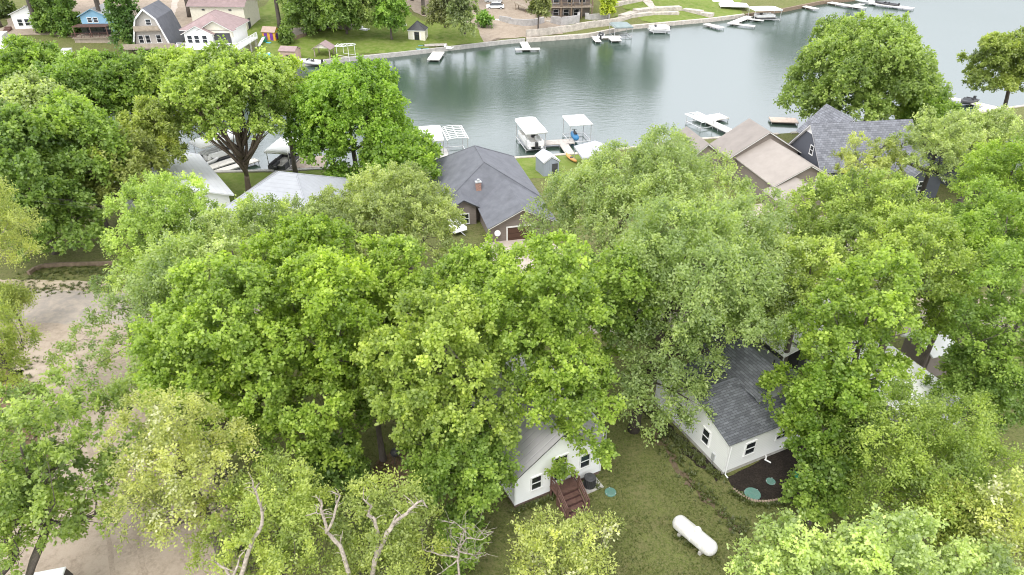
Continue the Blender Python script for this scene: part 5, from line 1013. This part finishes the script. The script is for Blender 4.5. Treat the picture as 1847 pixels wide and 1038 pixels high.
# ------------------------------------------------------------------ light, camera
EL,AZ=56,-155     # sun height and compass direction it comes from (0 = +Y, clockwise)
wd=bpy.data.worlds.new('World'); sc.world=wd; wd.use_nodes=True; nt=wd.node_tree; bg=nt.nodes['Background']
sky=nt.nodes.new('ShaderNodeTexSky'); sky.sky_type='NISHITA'; sky.sun_disc=False; sky.sun_elevation=R_(EL); sky.sun_rotation=R_(AZ); sky.air_density=1.0; sky.dust_density=1.5; sky.ozone_density=1.0
hs=nt.nodes.new('ShaderNodeHueSaturation'); hs.inputs['Saturation'].default_value=.5; nt.links.new(sky.outputs[0],hs.inputs['Color'])
# high thin cloud over the whole sky
tc=nt.nodes.new('ShaderNodeTexCoord'); no=nt.nodes.new('ShaderNodeTexNoise'); no.inputs['Scale'].default_value=1.6; no.inputs['Detail'].default_value=6; nt.links.new(tc.outputs['Generated'],no.inputs['Vector'])
cl=nt.nodes.new('ShaderNodeMix'); cl.data_type='RGBA'; cl.inputs[6].default_value=(10.2,10.4,11.0,1); cl.inputs[7].default_value=(11.6,11.7,12.1,1)
mr=nt.nodes.new('ShaderNodeMapRange'); mr.inputs[1].default_value=.35; mr.inputs[2].default_value=.65; nt.links.new(no.outputs['Fac'],mr.inputs[0]); nt.links.new(mr.outputs[0],cl.inputs[0])
mx=nt.nodes.new('ShaderNodeMix'); mx.data_type='RGBA'; mx.inputs[0].default_value=.88; nt.links.new(hs.outputs[0],mx.inputs[6]); nt.links.new(cl.outputs[2],mx.inputs[7])
nt.links.new(mx.outputs[2],bg.inputs['Color']); bg.inputs['Strength'].default_value=.15
sun=bpy.data.lights.new('sun','SUN'); sun.energy=1.3; sun.angle=R_(20); sun.color=(1,.965,.90); so=bpy.data.objects.new('sun',sun); COL.objects.link(so)
az=R_(AZ); dirv=Vector((math.sin(az)*math.cos(R_(EL)),math.cos(az)*math.cos(R_(EL)),math.sin(R_(EL)))); so.rotation_euler=dirv.to_track_quat('Z','Y').to_euler()
cam=bpy.data.cameras.new('camera'); co=bpy.data.objects.new('camera',cam); COL.objects.link(co); sc.camera=co
co.location=(0,0,CAMH); co.rotation_euler=(math.pi/2-PITCH,0,0); cam.sensor_width=36; cam.lens=FPX/1847*36; cam.clip_end=6000; cam.clip_start=.5
sc.view_settings.view_transform='Standard'; sc.view_settings.look='None'; sc.view_settings.gamma=1; sc.view_settings.use_curve_mapping=False; sc.view_settings.exposure=0.68
sc.render.filter_size=1.05; cy=sc.cycles; cy.pixel_filter_type='BLACKMAN_HARRIS'; cy.filter_width=1.05; cy.max_bounces=8; cy.diffuse_bounces=5; cy.glossy_bounces=3; cy.transmission_bounces=3; cy.transparent_max_bounces=4; cy.use_adaptive_sampling=True; cy.adaptive_threshold=.008; cy.use_denoising=True; cy.denoiser='OPENIMAGEDENOISE'; cy.denoising_input_passes='RGB_ALBEDO_NORMAL'; cy.sample_clamp_indirect=6
